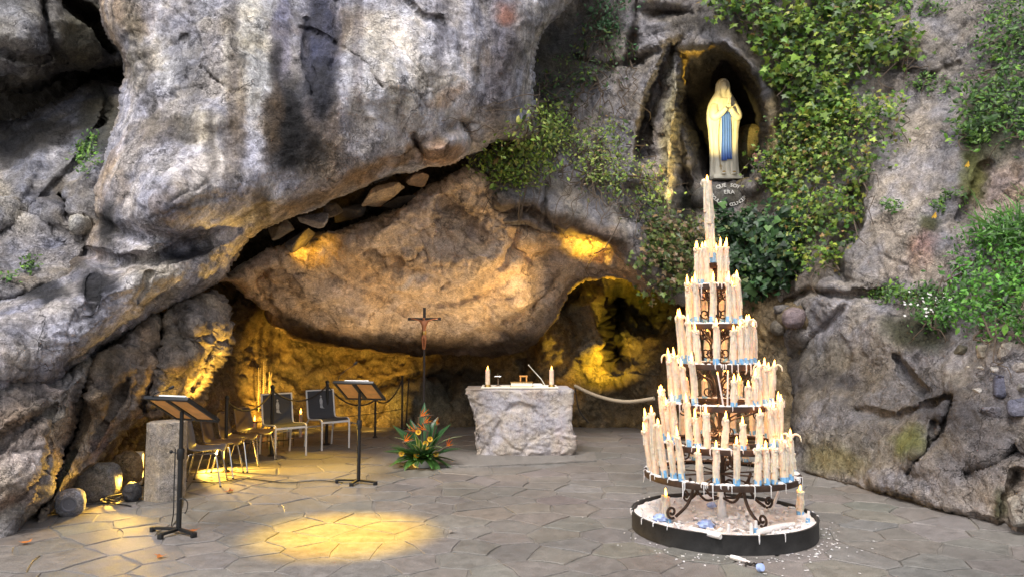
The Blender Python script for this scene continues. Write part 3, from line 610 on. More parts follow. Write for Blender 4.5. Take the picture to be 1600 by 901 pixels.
# ---------------------------------------------------------------- plants
def leaf_tpl(kind):
    if kind == 'maple':
        ang = [-90, -40, -12, 14, 40, 66, 90, 114, 140, 166, 192, 220]; rad = [.12, .5, .34, .62, .36, .46, .8, .46, .36, .62, .34, .5]
        v = [(0, .05, .0)]+[(r*math.cos(R(a)), r*math.sin(R(a)), -.18*r*abs(math.cos(R(a)))) for a, r in zip(ang, rad)]
        f = [(0, i+1, (i+1) % 12+1) for i in range(12)]
    elif kind == 'ivy':
        ang = [-90, -50, -8, 28, 60, 90, 120, 152, 188, 230]; rad = [.15, .52, .6, .42, .5, .78, .5, .42, .6, .52]
        v = [(0, .05, .03)]+[(r*math.cos(R(a)), r*math.sin(R(a)), -.15*r*abs(math.cos(R(a)))) for a, r in zip(ang, rad)]
        f = [(0, i+1, (i+1) % 10+1) for i in range(10)]
    elif kind == 'oval':
        v = [(0, -.5, 0), (.22, -.2, -.04), (.26, .12, -.05), (0, .62, -.08), (-.26, .12, -.05), (-.22, -.2, -.04), (0, .05, .03)]
        f = [(6, 0, 1), (6, 1, 2), (6, 2, 3), (6, 3, 4), (6, 4, 5), (6, 5, 0)]
    elif kind == 'blade':
        v = [(-.03, 0, 0), (.03, 0, 0), (.028, .5, .05), (-.028, .5, .05), (0, 1.0, -.1)]
        f = [(0, 1, 2, 3), (3, 2, 4)]
    elif kind == 'petal':
        v = [(.5*math.cos(i*math.pi/4)*(1 if i % 2 else .75), .5*math.sin(i*math.pi/4)*(1 if i % 2 else .75), 0) for i in range(8)]; f = [tuple(range(8))]
    return np.array(v, float), f
M_LEAF = col_mat('leaf', .45, .28, .4, .15)
M_STEM = simple('woody_stem', (.09, .065, .045), .9, bump=.003)
M_PETAL = col_mat('flower_petal', .6, .3, .2, .1)
def leaves(pos, nrm, size, cols, kind, name, parent, rs, mat=None, droop=.35, tilt=.55, upbias=None):
    """scatter leaves: each faces roughly outwards and hangs tip down"""
    tv, tf = leaf_tpl(kind); n = len(pos); pos = np.asarray(pos); nrm = np.asarray(nrm)
    z = nrm+rs.normal(0, tilt, (n, 3))+np.array((0, -.25, .45)); z /= np.linalg.norm(z, axis=1, keepdims=True)
    dn = np.array((0, 0, -droop if upbias is None else upbias))+rs.normal(0, .55, (n, 3)); y = dn-(dn*z).sum(1, keepdims=True)*z; y /= np.linalg.norm(y, axis=1, keepdims=True)+1e-9
    x = np.cross(y, z); sc = np.asarray(size).reshape(-1, 1, 1)
    W = pos[:, None]+sc*(tv[None, :, 0:1]*x[:, None]+tv[None, :, 1:2]*y[:, None]+tv[None, :, 2:3]*z[:, None])
    k = len(tv); V = W.reshape(-1, 3); Fs = [tuple(i*k+a for a in q) for i in range(n) for q in tf]
    me = bpy.data.meshes.new(name); me.from_pydata(V.tolist(), [], Fs)
    a = me.color_attributes.new('col', 'FLOAT_COLOR', 'POINT')
    cc = np.repeat(np.clip(np.asarray(cols), .004, .9)[:, None], k, 1).reshape(-1, 3)
    a.data.foreach_set('color', np.hstack([cc, np.ones((len(cc), 1))]).astype(np.float32).ravel())
    me.materials.append(mat or M_LEAF)
    return tag(link(name, me, parent), kind='stuff')
def palette(n, cols, wts, rs, jit=.22):
    c = np.array(cols)[rs.choice(len(cols), n, p=np.array(wts)/sum(wts))]
    return c*np.exp(rs.normal(0, jit, (n, 1)))*(1+rs.normal(0, .05, (n, 3)))
YG = [(.18,.27,.035),(.10,.19,.025),(.29,.33,.055),(.035,.08,.015),(.25,.16,.05)]
GR_ = [(.06,.135,.025),(.11,.22,.03),(.03,.07,.016),(.16,.28,.04)]
IV = [(.022,.06,.022),(.04,.095,.03),(.07,.14,.04),(.014,.035,.016),(.15,.2,.06)]
RD = [(.09,.12,.03),(.18,.13,.06),(.05,.08,.02),(.24,.16,.09),(.13,.17,.04)]
def plant(name, poly, n, size, kind, cols, wts, label, cat, seed, depth=(.02, .35), clump=.5, nstem=14, parts=True, group=None, droop=.35, tilt=.55, hang=60, upbias=None, sprig=9, spread=.13):
    """leafy growth over the rock inside an outline: sprigs of leaves at uneven depth over woody stems"""
    rs = np.random.RandomState(seed); P_ = np.array(poly, float); lo, hi = P_.min(0), P_.max(0)
    pts = []; guard = 0
    while len(pts) < n//sprig and guard < 60:
        guard += 1
        q = rs.uniform(lo, hi, (n//sprig*3, 2)); wq = q+14*np.stack([perlin(np.hstack([q/22, np.full((len(q), 1), seed+.3)])), perlin(np.hstack([q/22, np.full((len(q), 1), seed+5.7)]))], -1)
        _, _, ii = polydist(wq, poly); nz = perlin(np.hstack([q/24, np.full((len(q), 1), seed*1.7)]))+.5*perlin(np.hstack([q/9, np.full((len(q), 1), seed*1.1)]))
        q = q[ii & (nz+rs.uniform(-.25, .25, len(q)) > (clump-.5)*1.1-.15)]
        pts += [tuple(a) for a in q]
    pts = pts[:n//sprig]; pos = []; nrm = []; sh = []
    for (x, y) in pts:
        p, nn = surf(x, y); out = depth[0]+(depth[1]-depth[0])*rs.beta(1.4, 1.6)
        nn = (nn+Vector((0, -.7, .15))).normalized(); c = p+nn*out; cc = rs.normal(0, .35)
        for k in range(sprig):
            pos.append(tuple(c+Vector(rs.normal(0, spread, 3)*np.array((1, .6, .8))))); nrm.append(tuple(nn)); sh.append(cc)
    N = len(pos); col = palette(N, cols, wts, rs)*np.exp(np.array(sh)*.5)[:, None]
    base = surf(*P_.mean(0))[0]
    t = empty(name, base, 0, label, cat, group)
    pos = np.array(pos)-np.array(base)
    leaves(pos, nrm, size*np.exp(rs.normal(0, .28, N)), col, kind, 'foliage', t, rs, droop=droop, tilt=tilt, upbias=upbias)
    if nstem:
        m = MB()
        for i in range(nstem):
            x, y = pts[rs.randint(len(pts))]; path = []; vx, vy = rs.normal(0, .5), rs.uniform(.3, 1)
            L_ = hang*rs.uniform(.5, 1.5); k = int(L_/7)+3
            for j in range(k):
                p, nn = surf(x, y); path.append(p+nn*(.03+depth[1]*.5*math.sin(math.pi*j/k))-base)
                vx += rs.normal(0, .35); vy += rs.normal(0, .2)+.05; l = math.hypot(vx, vy)+.01; x += vx/l*7; y += vy/l*7
            path = [q for j, q in enumerate(path) if j == 0 or (q-path[j-1]).length < .28]
            if len(path) > 3: m.tube(cr(path, 2), [.012*(1-.7*j/(2*len(path))) for j in range(2*(len(path)-1)+1)], 5)
        if m.v: m.build('stem', M_STEM, t, kind='stuff')
    return t

plant('climbing_vine', [(1112,-25),(1200,-30),(1300,-30),(1385,-20),(1392,40),(1418,62),(1420,95),(1385,112),(1365,108),(1345,130),(1338,165),(1312,200),(1250,195),(1222,140),(1208,95),(1180,70),(1150,48),(1120,40)], 3000, .086, 'maple', YG, (3.2,5,1.3,3.4,.2), 'bright yellow-green broad-leaved vine hanging from the top of the rock beside the niche', 'vine', 11, (.05,.5), .62, 30, hang=50)
plant('climbing_vine', [(1225,185),(1300,190),(1345,165),(1398,175),(1404,200),(1385,235),(1362,262),(1352,320),(1335,370),(1318,400),(1300,432),(1262,436),(1250,380),(1232,320),(1200,290),(1186,262),(1215,240)], 4000, .056, 'maple', YG, (3.4,3.4,1.5,3.4,.7), 'small-leaved olive and yellow vine tumbling down the rock right of the statue', 'vine', 12, (.05,.45), .66, 36, hang=45)
plant('ivy', [(1118,345),(1165,344),(1215,340),(1246,350),(1252,410),(1236,446),(1205,462),(1178,455),(1150,425),(1124,392)], 1500, .085, 'ivy', IV, (4,4,2,3,.5), 'dark green ivy mound under the inscription below the statue', 'ivy', 13, (.05,.4), .35, 6, hang=40)
plant('bush', [(1012,362),(1040,345),(1075,352),(1108,368),(1112,400),(1084,440),(1058,462),(1032,468),(1012,440),(994,412)], 1500, .07, 'maple', RD, (3,3,3,2,2), 'reddish green leafy clump at the right end of the cave lip', 'bush', 14, (.05,.4), .35, 8, hang=30)
plant('trailing_shrub', [(748,238),(790,196),(838,176),(880,196),(905,232),(890,262),(850,290),(806,304),(768,296),(745,270)], 2600, .058, 'oval', [(.26,.34,.06),(.16,.25,.04),(.34,.37,.09),(.07,.13,.03),(.25,.18,.07)], (3.4,3,1.8,1,.2), 'airy yellow-green shrub spilling over the grey rock left of the cave lip', 'shrub', 15, (.05,.4), .5, 22, hang=70)
plant('trailing_shrub', [(900,226),(950,205),(1002,236),(1036,290),(1030,336),(985,340),(955,310),(920,290)], 1300, .052, 'oval', [(.24,.31,.06),(.15,.23,.04),(.32,.33,.09),(.07,.12,.03),(.28,.18,.08)], (3,3,1.2,2,.4), 'thin wiry shrub with sparse leaves just left of the niche', 'shrub', 16, (.05,.35), .58, 30, hang=90)
plant('trailing_shrub', [(842,150),(868,90),(905,70),(960,55),(978,95),(955,140),(925,185),(880,190),(850,185)], 520, .055, 'oval', [(.05,.11,.03),(.12,.17,.03),(.03,.06,.02)], (3,2,2), 'sparse dangling shrub in the dark hollow left of the niche', 'shrub', 17, (.05,.35), .6, 30, hang=110)
plant('trailing_shrub', [(915,25),(940,-5),(985,-10),(985,45),(975,85),(945,60)], 260, .065, 'oval', [(.045,.12,.05),(.06,.15,.06),(.03,.07,.03)], (3,2,2), 'blue-green leafy spray hanging at the top of the picture above the hollow', 'shrub', 18, (.05,.3), .5, 8, hang=60)
plant('rock_plant', [(1540,20),(1600,0),(1650,-20),(1660,150),(1600,125),(1560,118),(1530,90)], 1700, .055, 'oval', GR_, (4,2,3,1), 'feathery green plants on the upper ledge in the right corner', 'plant', 19, (.02,.3), .45, 6)
plant('rock_plant', [(1500,165),(1540,130),(1600,130),(1660,140),(1660,250),(1600,222),(1560,215),(1520,238),(1496,205)], 2000, .062, 'oval', GR_, (3,2,4,.8), 'dark leafy plant cascading over moss at the right edge below the corner ledge', 'plant', 20, (.02,.3), .4, 6)
plant('leafy_bush', [(1492,430),(1520,392),(1550,368),(1600,350),(1680,350),(1700,530),(1600,530),(1520,528),(1486,510),(1478,470)], 3600, .05, 'oval', [(.055,.17,.02),(.09,.25,.03),(.025,.075,.013),(.13,.29,.04)], (4,4,3,1.5), 'lush bright green bush growing on the stone ledge at the right', 'bush', 21, (.02,.45), .3, 6, spread=.09)
plant('ledge_plant', [(1420,462),(1455,450),(1490,470),(1492,512),(1460,520),(1428,500)], 700, .042, 'oval', [(.05,.12,.02),(.07,.17,.03),(.03,.07,.015)], (3,3,2), 'low green daisy patch dotted with tiny white flowers on the ledge', 'plant', 22, (.02,.2), .3, 3, spread=.06)
daisy = bpy.data.objects['ledge_plant']
rs_ = np.random.RandomState(4); dp = []
for k in range(46):
    x, y = rs_.uniform(1418, 1492), rs_.uniform(468, 512); p, nn = surf(x, y); dp.append(tuple(p+(nn+Vector((0, -.6, .3))).normalized()*.2-daisy.location))
leaves(dp, [(0, -1, .5)]*len(dp), np.full(len(dp), .034), np.tile((.8, .78, .76), (len(dp), 1)), 'petal', 'flower', daisy, rs_, M_PETAL)
plant('ledge_plant', [(1345,462),(1372,450),(1410,450),(1430,462),(1400,470),(1362,474)], 330, .045, 'oval', GR_, (3,4,2,1), 'strip of green creeping plants along the crack left of the daisies', 'plant', 23, (.02,.14), .3, 0, spread=.06)
for (x, y, rx, ry, nn_, lab, cl) in [(140,238,22,34,330,'green fern-like tuft growing in the cleft at the far left','tuft'),(50,416,10,12,60,'small bright weed on the crest of the left rock arm','weed'),(1395,322,22,12,110,'wispy dark weed tuft on the bare rock right of the vines','tuft'),(1485,318,26,14,150,'low grey-green tuft in the mossy hollow above the bright bush','tuft'),(1460,132,42,16,220,'dry grassy tuft on the right rock below the top edge','tuft'),(1440,12,60,14,260,'grassy fringe along the top edge at the right','tuft'),(18,436,14,6,40,'tiny weeds at the left edge of the picture','weed'),(1525,210,26,20,180,'thick moss cushion under the cascading plant at the right','moss')]:
    plant('rock_tuft', [(x-rx,y),(x-rx*.5,y-ry*.8),(x+rx*.3,y-ry),(x+rx,y-ry*.2),(x+rx*.6,y+ry*.7),(x-rx*.3,y+ry)], nn_, .045, 'oval', GR_, (3,3,3,1), lab, cl, int(x), (.0,.12), .35, 0, spread=.05, sprig=6)
# long grass on top of the bright bush
rs_ = np.random.RandomState(9); gp = []; gn = []
for k in range(260):
    x, y = rs_.uniform(1552, 1640), rs_.uniform(352, 395); p, nn = surf(x, y); gp.append(tuple(p+nn*rs_.uniform(.1, .4))); gn.append((rs_.normal(0, .4), -1, rs_.normal(0, .3)))
gb = Vector(gp[0]); tg = empty('grass_clump', gb, 0, 'long bright grass arching over the top of the ledge bush', 'grass')
leaves(np.array(gp)-np.array(gb), gn, rs_.uniform(.16, .34, len(gp)), palette(len(gp), [(.06,.16,.025),(.09,.21,.035)], (1, 1), rs_), 'blade', 'foliage', tg, rs_, upbias=.7, tilt=.3)
# ---------------------------------------------------------------- the grotto's own floodlights (lit in the photograph)
def flood(frm, to, power, size, blend=.6, col=(1, .58, .08), radius=.04):
    l = bpy.data.lights.new('floodlight', 'SPOT'); o = bpy.data.objects.new('floodlight_beam', l); C.objects.link(o)
    l.energy = power; l.spot_size = R(size); l.spot_blend = blend; l.color = col; l.shadow_soft_size = radius
    o.location = frm; o.rotation_euler = (Vector(frm)-Vector(to)).to_track_quat('Z', 'Y').to_euler(); return o
f0 = PG(535, 833)
flood((f0.x+.3, f0.y+.3, 6.5), f0, 7000, 16.5, 1, (1, .60, .0))                       # round pool on the paving
flood(P(300, 700, 9.6)+Vector((0, 0, .0)), PG(420, 742, 0), 380, 80, .8)               # floor under the chairs
flood(P(205, 745, 7.9), PG(120, 815), 75, 90, .8)                                     # strip of floor at far left
flood(P(352, 690, 8.7), P(306, 520, 8.75), 210, 66, .9)           # rock above the pillar
flood(P(420, 660, 12.4), P(470, 590, 14), 210, 110, .8)
flood(P(600, 662, 12.7), P(560, 585, 14.4), 170, 90, .9)
flood(P(262, 655, 8.3), P(246, 660, 7.45), 14, 90, .9)                                   # top of the pillar                                # back wall, left
flood(P(700, 690, 12.6), P(640, 700, 11.5), 25, 100, .8)
flood(P(985, 640, 12.2), P(950, 545, 13.4), 420, 70, .8, (1, .66, .04))                # rock horn
flood(P(880, 640, 12.8), P(860, 600, 13.8), 20, 80, .8)
flood(P(960, 460, 11.6), P(925, 388, 11.9), 190, 50, 1, (1, .62, .06))                # under the cave lip
flood(P(860, 520, 11.4), P(740, 430, 11.8), 75, 110, 1, (1, .7, .3))                   # ceiling wash
flood(P(480, 392, 10.6), P(480, 372, 11.3), 11, 120, .8, (1, .55, .04))                # hole at the crack
flood(P(1098, 150, 12.75), P(1078, 95, 12.7), 40, 80, .8, (1, .55, .04))               # niche, upper left
flood(P(1030, 205, 10.2), P(1131, 195, 13.2), 750, 21, .8, (1, .76, .25))              # statue
flood(P(560, 640, 11.8), P(560, 440, 11.6), 50, 110, 1, (1, .78, .5))               # soft wash up the ceiling slab, left
flood(P(700, 640, 12.0), P(700, 460, 11.9), 55, 110, 1, (1, .78, .5))               # and centre
flood(P(1082, 345, 11.3), P(1044, 215, 12.2), 150, 60, 1, (1, .78, .38))                 # pale column left of the niche
flood((-2.4, 11.6, 2.0), PG(440, 730, 0), 220, 66, 1, (1, .58, .05))                     # golden wash over the floor round the chairs
flood(P(290, 660, 8.1), P(252, 590, 8.0), 18, 80, 1)                                   # rock above the pillar, left side
# ---------------------------------------------------------------- candle pyramid
M_IRON = simple('rusty_iron', (.055, .032, .022), .55, .55, .5, 14, .002, 90)
M_BAND = simple('black_iron_band', (.028, .027, .027), .6, .3, .5, 9, .002, 70)
M_WAX = simple('candle_wax', (.77, .585, .43), .5, 0, .2, 30, .008, 55, sss=.5)
M_WAXW = simple('spilt_wax', (.66, .62, .60), .6, 0, .18, 12, .01, 40, sss=.1)
M_BLUE = simple('blue_wax', (.17, .38, .62), .5, 0, .4, 40, .002, 60)
M_WICK = simple('wick', (.02, .015, .012), .9)
M_FLAME = simple('flame', (1, .7, .3), .5, emis=(1, .40, .05, 9))
M_FOOTMARK = simple('blue_plastic', (.35, .45, .75), .3, 0, .1)
rc = random.Random(21)
CX, CD = (1122-800)/F*6.62, 6.62
pxm = F/CD
TCX = CX+.005
tray = empty('wax_tray', (TCX, CD, 0), 0, 'wide round black iron tray full of spilt white wax under the candle pyramid', 'tray')
m = MB(); r0 = .785
m.lathe([(r0-.006, .0), (r0, .004), (r0+.003, .145), (r0+.008, .152), (r0+.008, .158), (r0-.012, .158), (r0-.014, .03), (0.01, .03)], 96, cap=False)
m.build('rim', M_BAND, tray)
# crusted wax inside, and drips over the rim
N_ = 80; vs = []; fs = []
for i in range(31):
    rr = (r0-.02)*i/30
    for k in range(N_):
        q = 2*math.pi*k/N_; vs.append((rr*math.cos(q), rr*math.sin(q), 0))
V = np.array(vs); rr = np.linalg.norm(V[:, :2], axis=1)
V[:, 2] = .10+.035*fbm(V+3.1, 4, 4, .6)+.03*np.maximum(0, fbm(V, 14, 3, .6, True)-.3)+.025*sstep(.5, .8, rr)
for i in range(30):
    for k in range(N_): l = (k+1) % N_; fs.append((i*N_+k, i*N_+l, (i+1)*N_+l, (i+1)*N_+k))
m = MB(); m.raw(V.tolist(), fs); m.build('wax_crust', M_WAXW, tray, kind='stuff')
m = MB()
for k in range(20):
    a = rc.uniform(0, 6.28); L_ = rc.uniform(.02, .09)**1.0; x, y = (r0+.01)*math.cos(a), (r0+.01)*math.sin(a); rr = rc.uniform(.003, .008)
    m.tube([(x*.985, y*.985, .16), (x, y, .158), (x*1.002, y*1.002, .155-L_*.5), (x*1.003, y*1.003, .155-L_)], [rr, rr, rr*.8, rr*.5], 5)
for k in range(260):
    a = rc.uniform(0, 6.28); q = r0*math.sqrt(rc.random())*.96; s = rc.uniform(.008, .035)
    m.box((q*math.cos(a), q*math.sin(a), .115+rc.uniform(0, .03)), (s*rc.uniform(.6, 2.4), s, s*.4), Euler((rc.gauss(0, .4), rc.gauss(0, .4), rc.uniform(0, 6))).to_matrix())
m.build('wax_drip', M_WAXW, tray, kind='stuff')

stand = empty('candle_stand', (CX, CD, 0), 0, 'tall tiered wrought iron candle stand with scrolled brackets and wax-caked rings', 'candle stand')
TOFF = [0, .03, .0, -.02, -.03, -.035]
TIERS = [(.50, .655), (.765, .545), (1.106, .46), (1.449, .35), (1.797, .26), (2.145, .18)]
m = MB(); m.box((0, 0, 1.2), (.036, .036, 2.3), Matrix.Rotation(R(-1.1), 3, 'Y')); m.build('post', M_IRON, stand, bevel=.003)
m = MB()
m.lathe([(.045, .08), (.05, .1), (.035, .2), (.03, .34), (.02, .4)], 9, fn=lambda q, z: 1+.25*math.sin(3*q+20*z)); m.build('wax_sleeve', M_WAXW, stand)
def spiral(c, r, a0, turns, ax, ay, n=22, shrink=.2):
    out = []
    for i in range(n):
        t = i/(n-1); a = a0+turns*2*math.pi*t; rr = r*(1-(1-shrink)*t); out.append(Vector(c)+ax*math.cos(a)*rr+ay*math.sin(a)*rr)
    return out
Z = Vector((0, 0, 1))
for ti, (z, r) in enumerate(TIERS):
    m = MB(); hb = .04; made = set(bpy.data.objects)
    m.lathe([(r-.012, z-hb), (r+.012, z-hb), (r+.014, z), (r+.012, z+.006), (r-.075 if ti < 4 else r-.05, z+.006), (r-.08 if ti < 4 else r-.055, z-.006), (r-.012, z-.004)], 64, cap=False)
    m.build('tier_ring', M_IRON, stand)
    m = MB()
    for k in range(8):
        a = 2*math.pi*(k+.3)/8; d = Vector((math.cos(a), math.sin(a), 0))
        m.tube([Vector((0, 0, z-.01))+d*.02, Vector((0, 0, z-.01))+d*(r-.02)], .007, 5)
    m.build('spoke', M_IRON, stand, kind='stuff')
    # scroll brackets below the ring
    zb = TIERS[ti-1][0] if ti else .30
    for k in range(6 if ti else 4):
        a = 2*math.pi*(k+.25+.1*ti)/(6 if ti else 4); d = Vector((math.cos(a), math.sin(a), 0)); m = MB()
        if ti:
            h = z-zb; r1 = r*.82
            m.tube(cr([d*.03+Z*(zb+.2*h), d*(r1*.25)+Z*(zb+.55*h), d*(r1*.7)+Z*(z-.09), d*r1+Z*(z-.03)], 5), .008, 5)
            m.tube(spiral(d*(r1-.05)+Z*(z-.085), .05, 0, -1.3, d, Z), .007, 5)
            m.tube(spiral(d*.08+Z*(zb+.28*h), .05, math.pi, 1.3, d, Z), .007, 5)
        else:
            m.tube(cr([d*.33+Z*.47, d*.30+Z*.38, d*.36+Z*.25, d*.48+Z*.16], 6), .014, 6)
            m.tube(spiral(d*.52+Z*.20, .055, -2.0, 1.3, d, Z), .011, 6)
            m.tube(cr([d*.03+Z*.28, d*.16+Z*.27, d*.26+Z*.36, d*.33+Z*.46], 6), .011, 6)
            m.tube(spiral(d*.08+Z*.38, .055, 0, 1.3, d, Z), .010, 6)
        m.build('scroll', M_IRON, stand)
    m = MB()                                                # caked wax and hanging drips on the ring
    for k in range(int(150*r)+24):
        a = rc.uniform(0, 6.28); x, y = math.cos(a), math.sin(a); s = rc.uniform(.01, .028)
        m.ball(((r-.03+rc.uniform(-.03, .03))*x, (r-.03)*y, z+.008), (s*1.3, s*1.3, s*.55), 6, 4)
    for k in range(int(62*r)+8):
        a = rc.uniform(0, 6.28); x, y = math.cos(a), math.sin(a); q = r+.014; L_ = .02+.13*rc.random()**2.5; t = rc.uniform(.003, .007)
        m.tube([(q*.97*x, q*.97*y, z+.008), (q*x, q*y, z+.004), (q*x, q*y, z-L_*.6), (q*x+rc.gauss(0, .004), q*y, z-L_)], [t, t*1.2, t*.9, t*.35], 5)
    m.build('wax_drip', M_WAXW, stand, kind='stuff')
    for o in set(bpy.data.objects)-made: o.location.x += TOFF[ti]
m = MB(); m.lathe([(.05, 2.30), (.06, 2.34), (.03, 2.35)], 14); m.v = [(x-.045, y, z) for x, y, z in m.v]; m.build('top_cup', M_IRON, stand)

# candle meshes: body with runnels of wax, blue foot, wick, flame
def candle_meshes(L_, r, seed, curl=0):
    q = random.Random(seed); m = MB(); n = 12; ph = [q.uniform(0, 6.28) for _ in range(4)]
    prof = []
    for i in range(n+1):
        t = i/n; prof.append((r*(1-.12*t+.06*math.sin(7*t+ph[0])*(.4+t)), L_*t))
    prof += [(r*.55, L_+.004), (r*.25, L_-.012)]
    m.lathe(prof, 12, fn=lambda a, z: 1+.07*math.sin(3*a+ph[1]+4*z/L_)+.05*math.sin(5*a+ph[2]-9*z/L_))
    for k in range(q.randint(8, 14)):
        a = q.uniform(0, 6.28); z1 = L_*q.uniform(.45, 1); z0 = max(.06*L_, z1-L_*q.uniform(.15, .6)); s = r*q.uniform(.12, .42); rr = r*.93
        m.tube([(rr*.9*math.cos(a), rr*.9*math.sin(a), z1), (rr*math.cos(a+.1), rr*math.sin(a+.1), (z0+z1)/2), (rr*1.04*math.cos(a), rr*1.04*math.sin(a), z0)], [s*.5, s*.8, s], 5)
    for k in range(5):
        a = q.uniform(0, 6.28); e = r*q.uniform(.75, 1.05); m.ball((e*math.cos(a), e*math.sin(a), L_-r*q.uniform(-.1, 1.2)), (r*q.uniform(.25, .5), r*q.uniform(.25, .5), r*q.uniform(.4, .9)), 6, 4)
    if curl:
        for k in range(2):
            a = q.uniform(-3.1, 3.1); d = Vector((math.cos(a), math.sin(a)*.6, 0)); u = r*q.uniform(1.2, 3.2)
            m.tube(cr([d*r*.5+Z*(L_-.01), d*u*.5+Z*(L_+.02), d*u+Z*(L_+.005), d*u*1.15+Z*(L_-.03-.03*q.random())], 4), [r*.45, r*.42, r*.4, r*.4, r*.38, r*.36, r*.33, r*.3, r*.28, r*.25, r*.22, r*.18, r*.1], 6)
    else:
        a = q.uniform(0, 6.28); d = Vector((math.cos(a), math.sin(a), 0))
        m.tube([d*r*.6+Z*(L_-.03), d*r*.9+Z*(L_+.008), d*r*1.25+Z*(L_+.003)], [r*.3, r*.34, r*.15], 6)
    body = m.mesh('wax_body', M_WAX)
    m = MB(); b = min(.095, L_*.21)*q.uniform(.6, 1); m.lathe([(r*1.05, 0), (r*1.06, b*.6), (r*1.03, b), (r*.9, b*1.03)], 12, fn=lambda a, z: 1+.03*math.sin(4*a+ph[3])); foot = m.mesh('foot', M_BLUE)
    m = MB(); m.tube([(0, 0, L_-.012), (.002, 0, L_+.012)], .0025, 5); wick = m.mesh('wick', M_WICK)
    m = MB(); h = q.uniform(.05, .085); m.lathe([(.001, L_+.004), (.008, L_+.010), (.0115, L_+.02), (.009, L_+.012+h*.5), (.001, L_+.006+h)], 8); flame = m.mesh('flame', M_FLAME)
    return body, foot, wick, flame
LIB = {}
def candle(pos, L_, r, label, var, curl=0, lit=True, lean=(0, 0), foot=True, group=None):
    key = (round(L_, 2), r, var, curl)
    if key not in LIB: LIB[key] = candle_meshes(L_, r, var*31+int(L_*100)+curl, curl)
    b, f, wk, fl = LIB[key]
    t = empty('candle', pos, 0, label, 'candle', group)
    t.rotation_euler = (lean[1], lean[0], 0)
    link('wax_body', b, t); link('wick', wk, t)
    if foot: link('foot', f, t)
    if lit: link('flame', fl, t)
    return t
ORD = ['first', 'second', 'third', 'fourth', 'fifth', 'sixth', 'seventh', 'eighth', 'ninth', 'tenth', 'eleventh', 'twelfth', 'thirteenth', 'fourteenth', 'fifteenth', 'sixteenth', 'seventeenth', 'eighteenth', 'nineteenth', 'twentieth']
TN = ['lowest', 'second lowest', 'third lowest', 'third highest', 'second highest', 'topmost']
# (photo x, photo top y, side: f front / b back / e edge, curl)
ROWS = [
 [(1011,652,'f'),(1022,648,'f'),(1036,660,'f'),(1062,678,'f'),(1089,706,'f'),(1116,697,'f'),(1146,697,'f'),(1178,702,'f'),(1203,697,'f'),(1218,690,'f',1),(1229,684,'f',1),(1236,712,'e'),(1055,690,'b'),(1080,700,'b'),(1128,690,'b'),(1160,700,'b'),(1195,692,'b'),(1212,684,'b'),(1016,668,'e'),(1049,690,'f'),(1222,694,'f'),(1191,704,'f')],
 [(1027,607,'f'),(1036,615,'f'),(1053,624,'f'),(1075,632,'f'),(1101,642,'f'),(1129,652,'f'),(1158,660,'f'),(1183,650,'f'),(1203,636,'f',1),(1213,630,'f',1),(1219,628,'e',1),(1062,630,'b'),(1090,640,'b'),(1118,635,'b'),(1142,632,'b'),(1172,640,'b'),(1195,632,'b'),(1031,618,'e'),(1044,630,'f'),(1208,640,'f'),(1087,655,'f')],
 [(1044,553,'f',1),(1058,556,'f'),(1084,567,'f'),(1144,595,'f'),(1167,606,'f'),(1183,570,'f',1),(1192,574,'f',1),(1203,572,'f',1),(1072,606,'b'),(1099,606,'b'),(1133,580,'b'),(1152,606,'b'),(1178,573,'b'),(1051,566,'f'),(1070,575,'f'),(1198,580,'e'),(1176,590,'f'),(1060,570,'b')],
 [(1057,494,'f',1),(1065,496,'f'),(1071,495,'e'),(1090,516,'f'),(1118,508,'f'),(1145,516,'f'),(1163,504,'f',1),(1170,502,'f',1),(1177,513,'f'),(1104,520,'b'),(1131,520,'b'),(1153,516,'b'),(1078,505,'f'),(1156,510,'f')],
 [(1071,446,'f'),(1077,444,'e'),(1089,438,'f'),(1113,442,'f'),(1139,440,'f'),(1155,435,'f',1),(1082,445,'b'),(1101,450,'b'),(1127,448,'b'),(1147,445,'b'),(1148,444,'f')],
 [(1085,388,'f'),(1092,386,'e'),(1099,386,'e'),(1107,386,'f'),(1126,384,'f'),(1134,386,'f'),(1140,388,'e'),(1112,394,'b'),(1120,392,'b')]]
xc0 = 1124; TOFF = [0, .03, .0, -.02, -.03, -.035]
for ti, row in enumerate(ROWS):
    z, r = TIERS[ti]; rr = r-.035; TX = CX+TOFF[ti]; xc = 800+TX/CD*F
    cnt = {'f': 0, 'b': 0}
    # the axis of the stand leans very slightly in the picture
    for item in sorted(row, key=lambda q: q[0]):
        x, top, side = item[:3]; curl = item[3] if len(item) > 3 else 0
        lo_, hi_ = {'f': (182, 358), 'e': (182, 358), 'b': (5, 175)}[side]
        an = min((R(lo_+(hi_-lo_)*j/120) for j in range(121)), key=lambda q: abs(800+(TX+rr*math.cos(q))/(CD+rr*math.sin(q))*F-x)); s = math.cos(an); yy = rr*math.sin(an)
        if side == 'e': yy *= .5
        dep = CD+yy; pt = P(x, top, dep); L_ = min(.62, max(.16, pt.z-z-.012)); L_ = round(L_/.04)*.04
        grp = 'f' if side != 'b' else 'b'; i = cnt[grp]; cnt[grp] += 1
        ln = 0
        if s < -.6 and ti < 4 and grp == 'f': ln = -.09
        if s > .75 and ti in (1, 2) and grp == 'f': ln = .06
        lab = f"{ORD[i]} candle from left at the {'front' if grp == 'f' else 'back'} of the {TN[ti]} ring" + (' with curling wax top' if curl else '')
        if grp == 'f' and i == 0: lab = f"leftmost dripping candle on the {TN[ti]} candle ring" + (', leaning outwards' if ln else '')
        candle((TX+rr*s, CD+yy, z+.008), L_, .0275 if ti < 5 else .026, lab, rc.randint(0, 3), curl, True, (ln+rc.gauss(0, .03), rc.gauss(0, .02)), foot=rc.random() < .85, group='lit candles on the tiered stand')
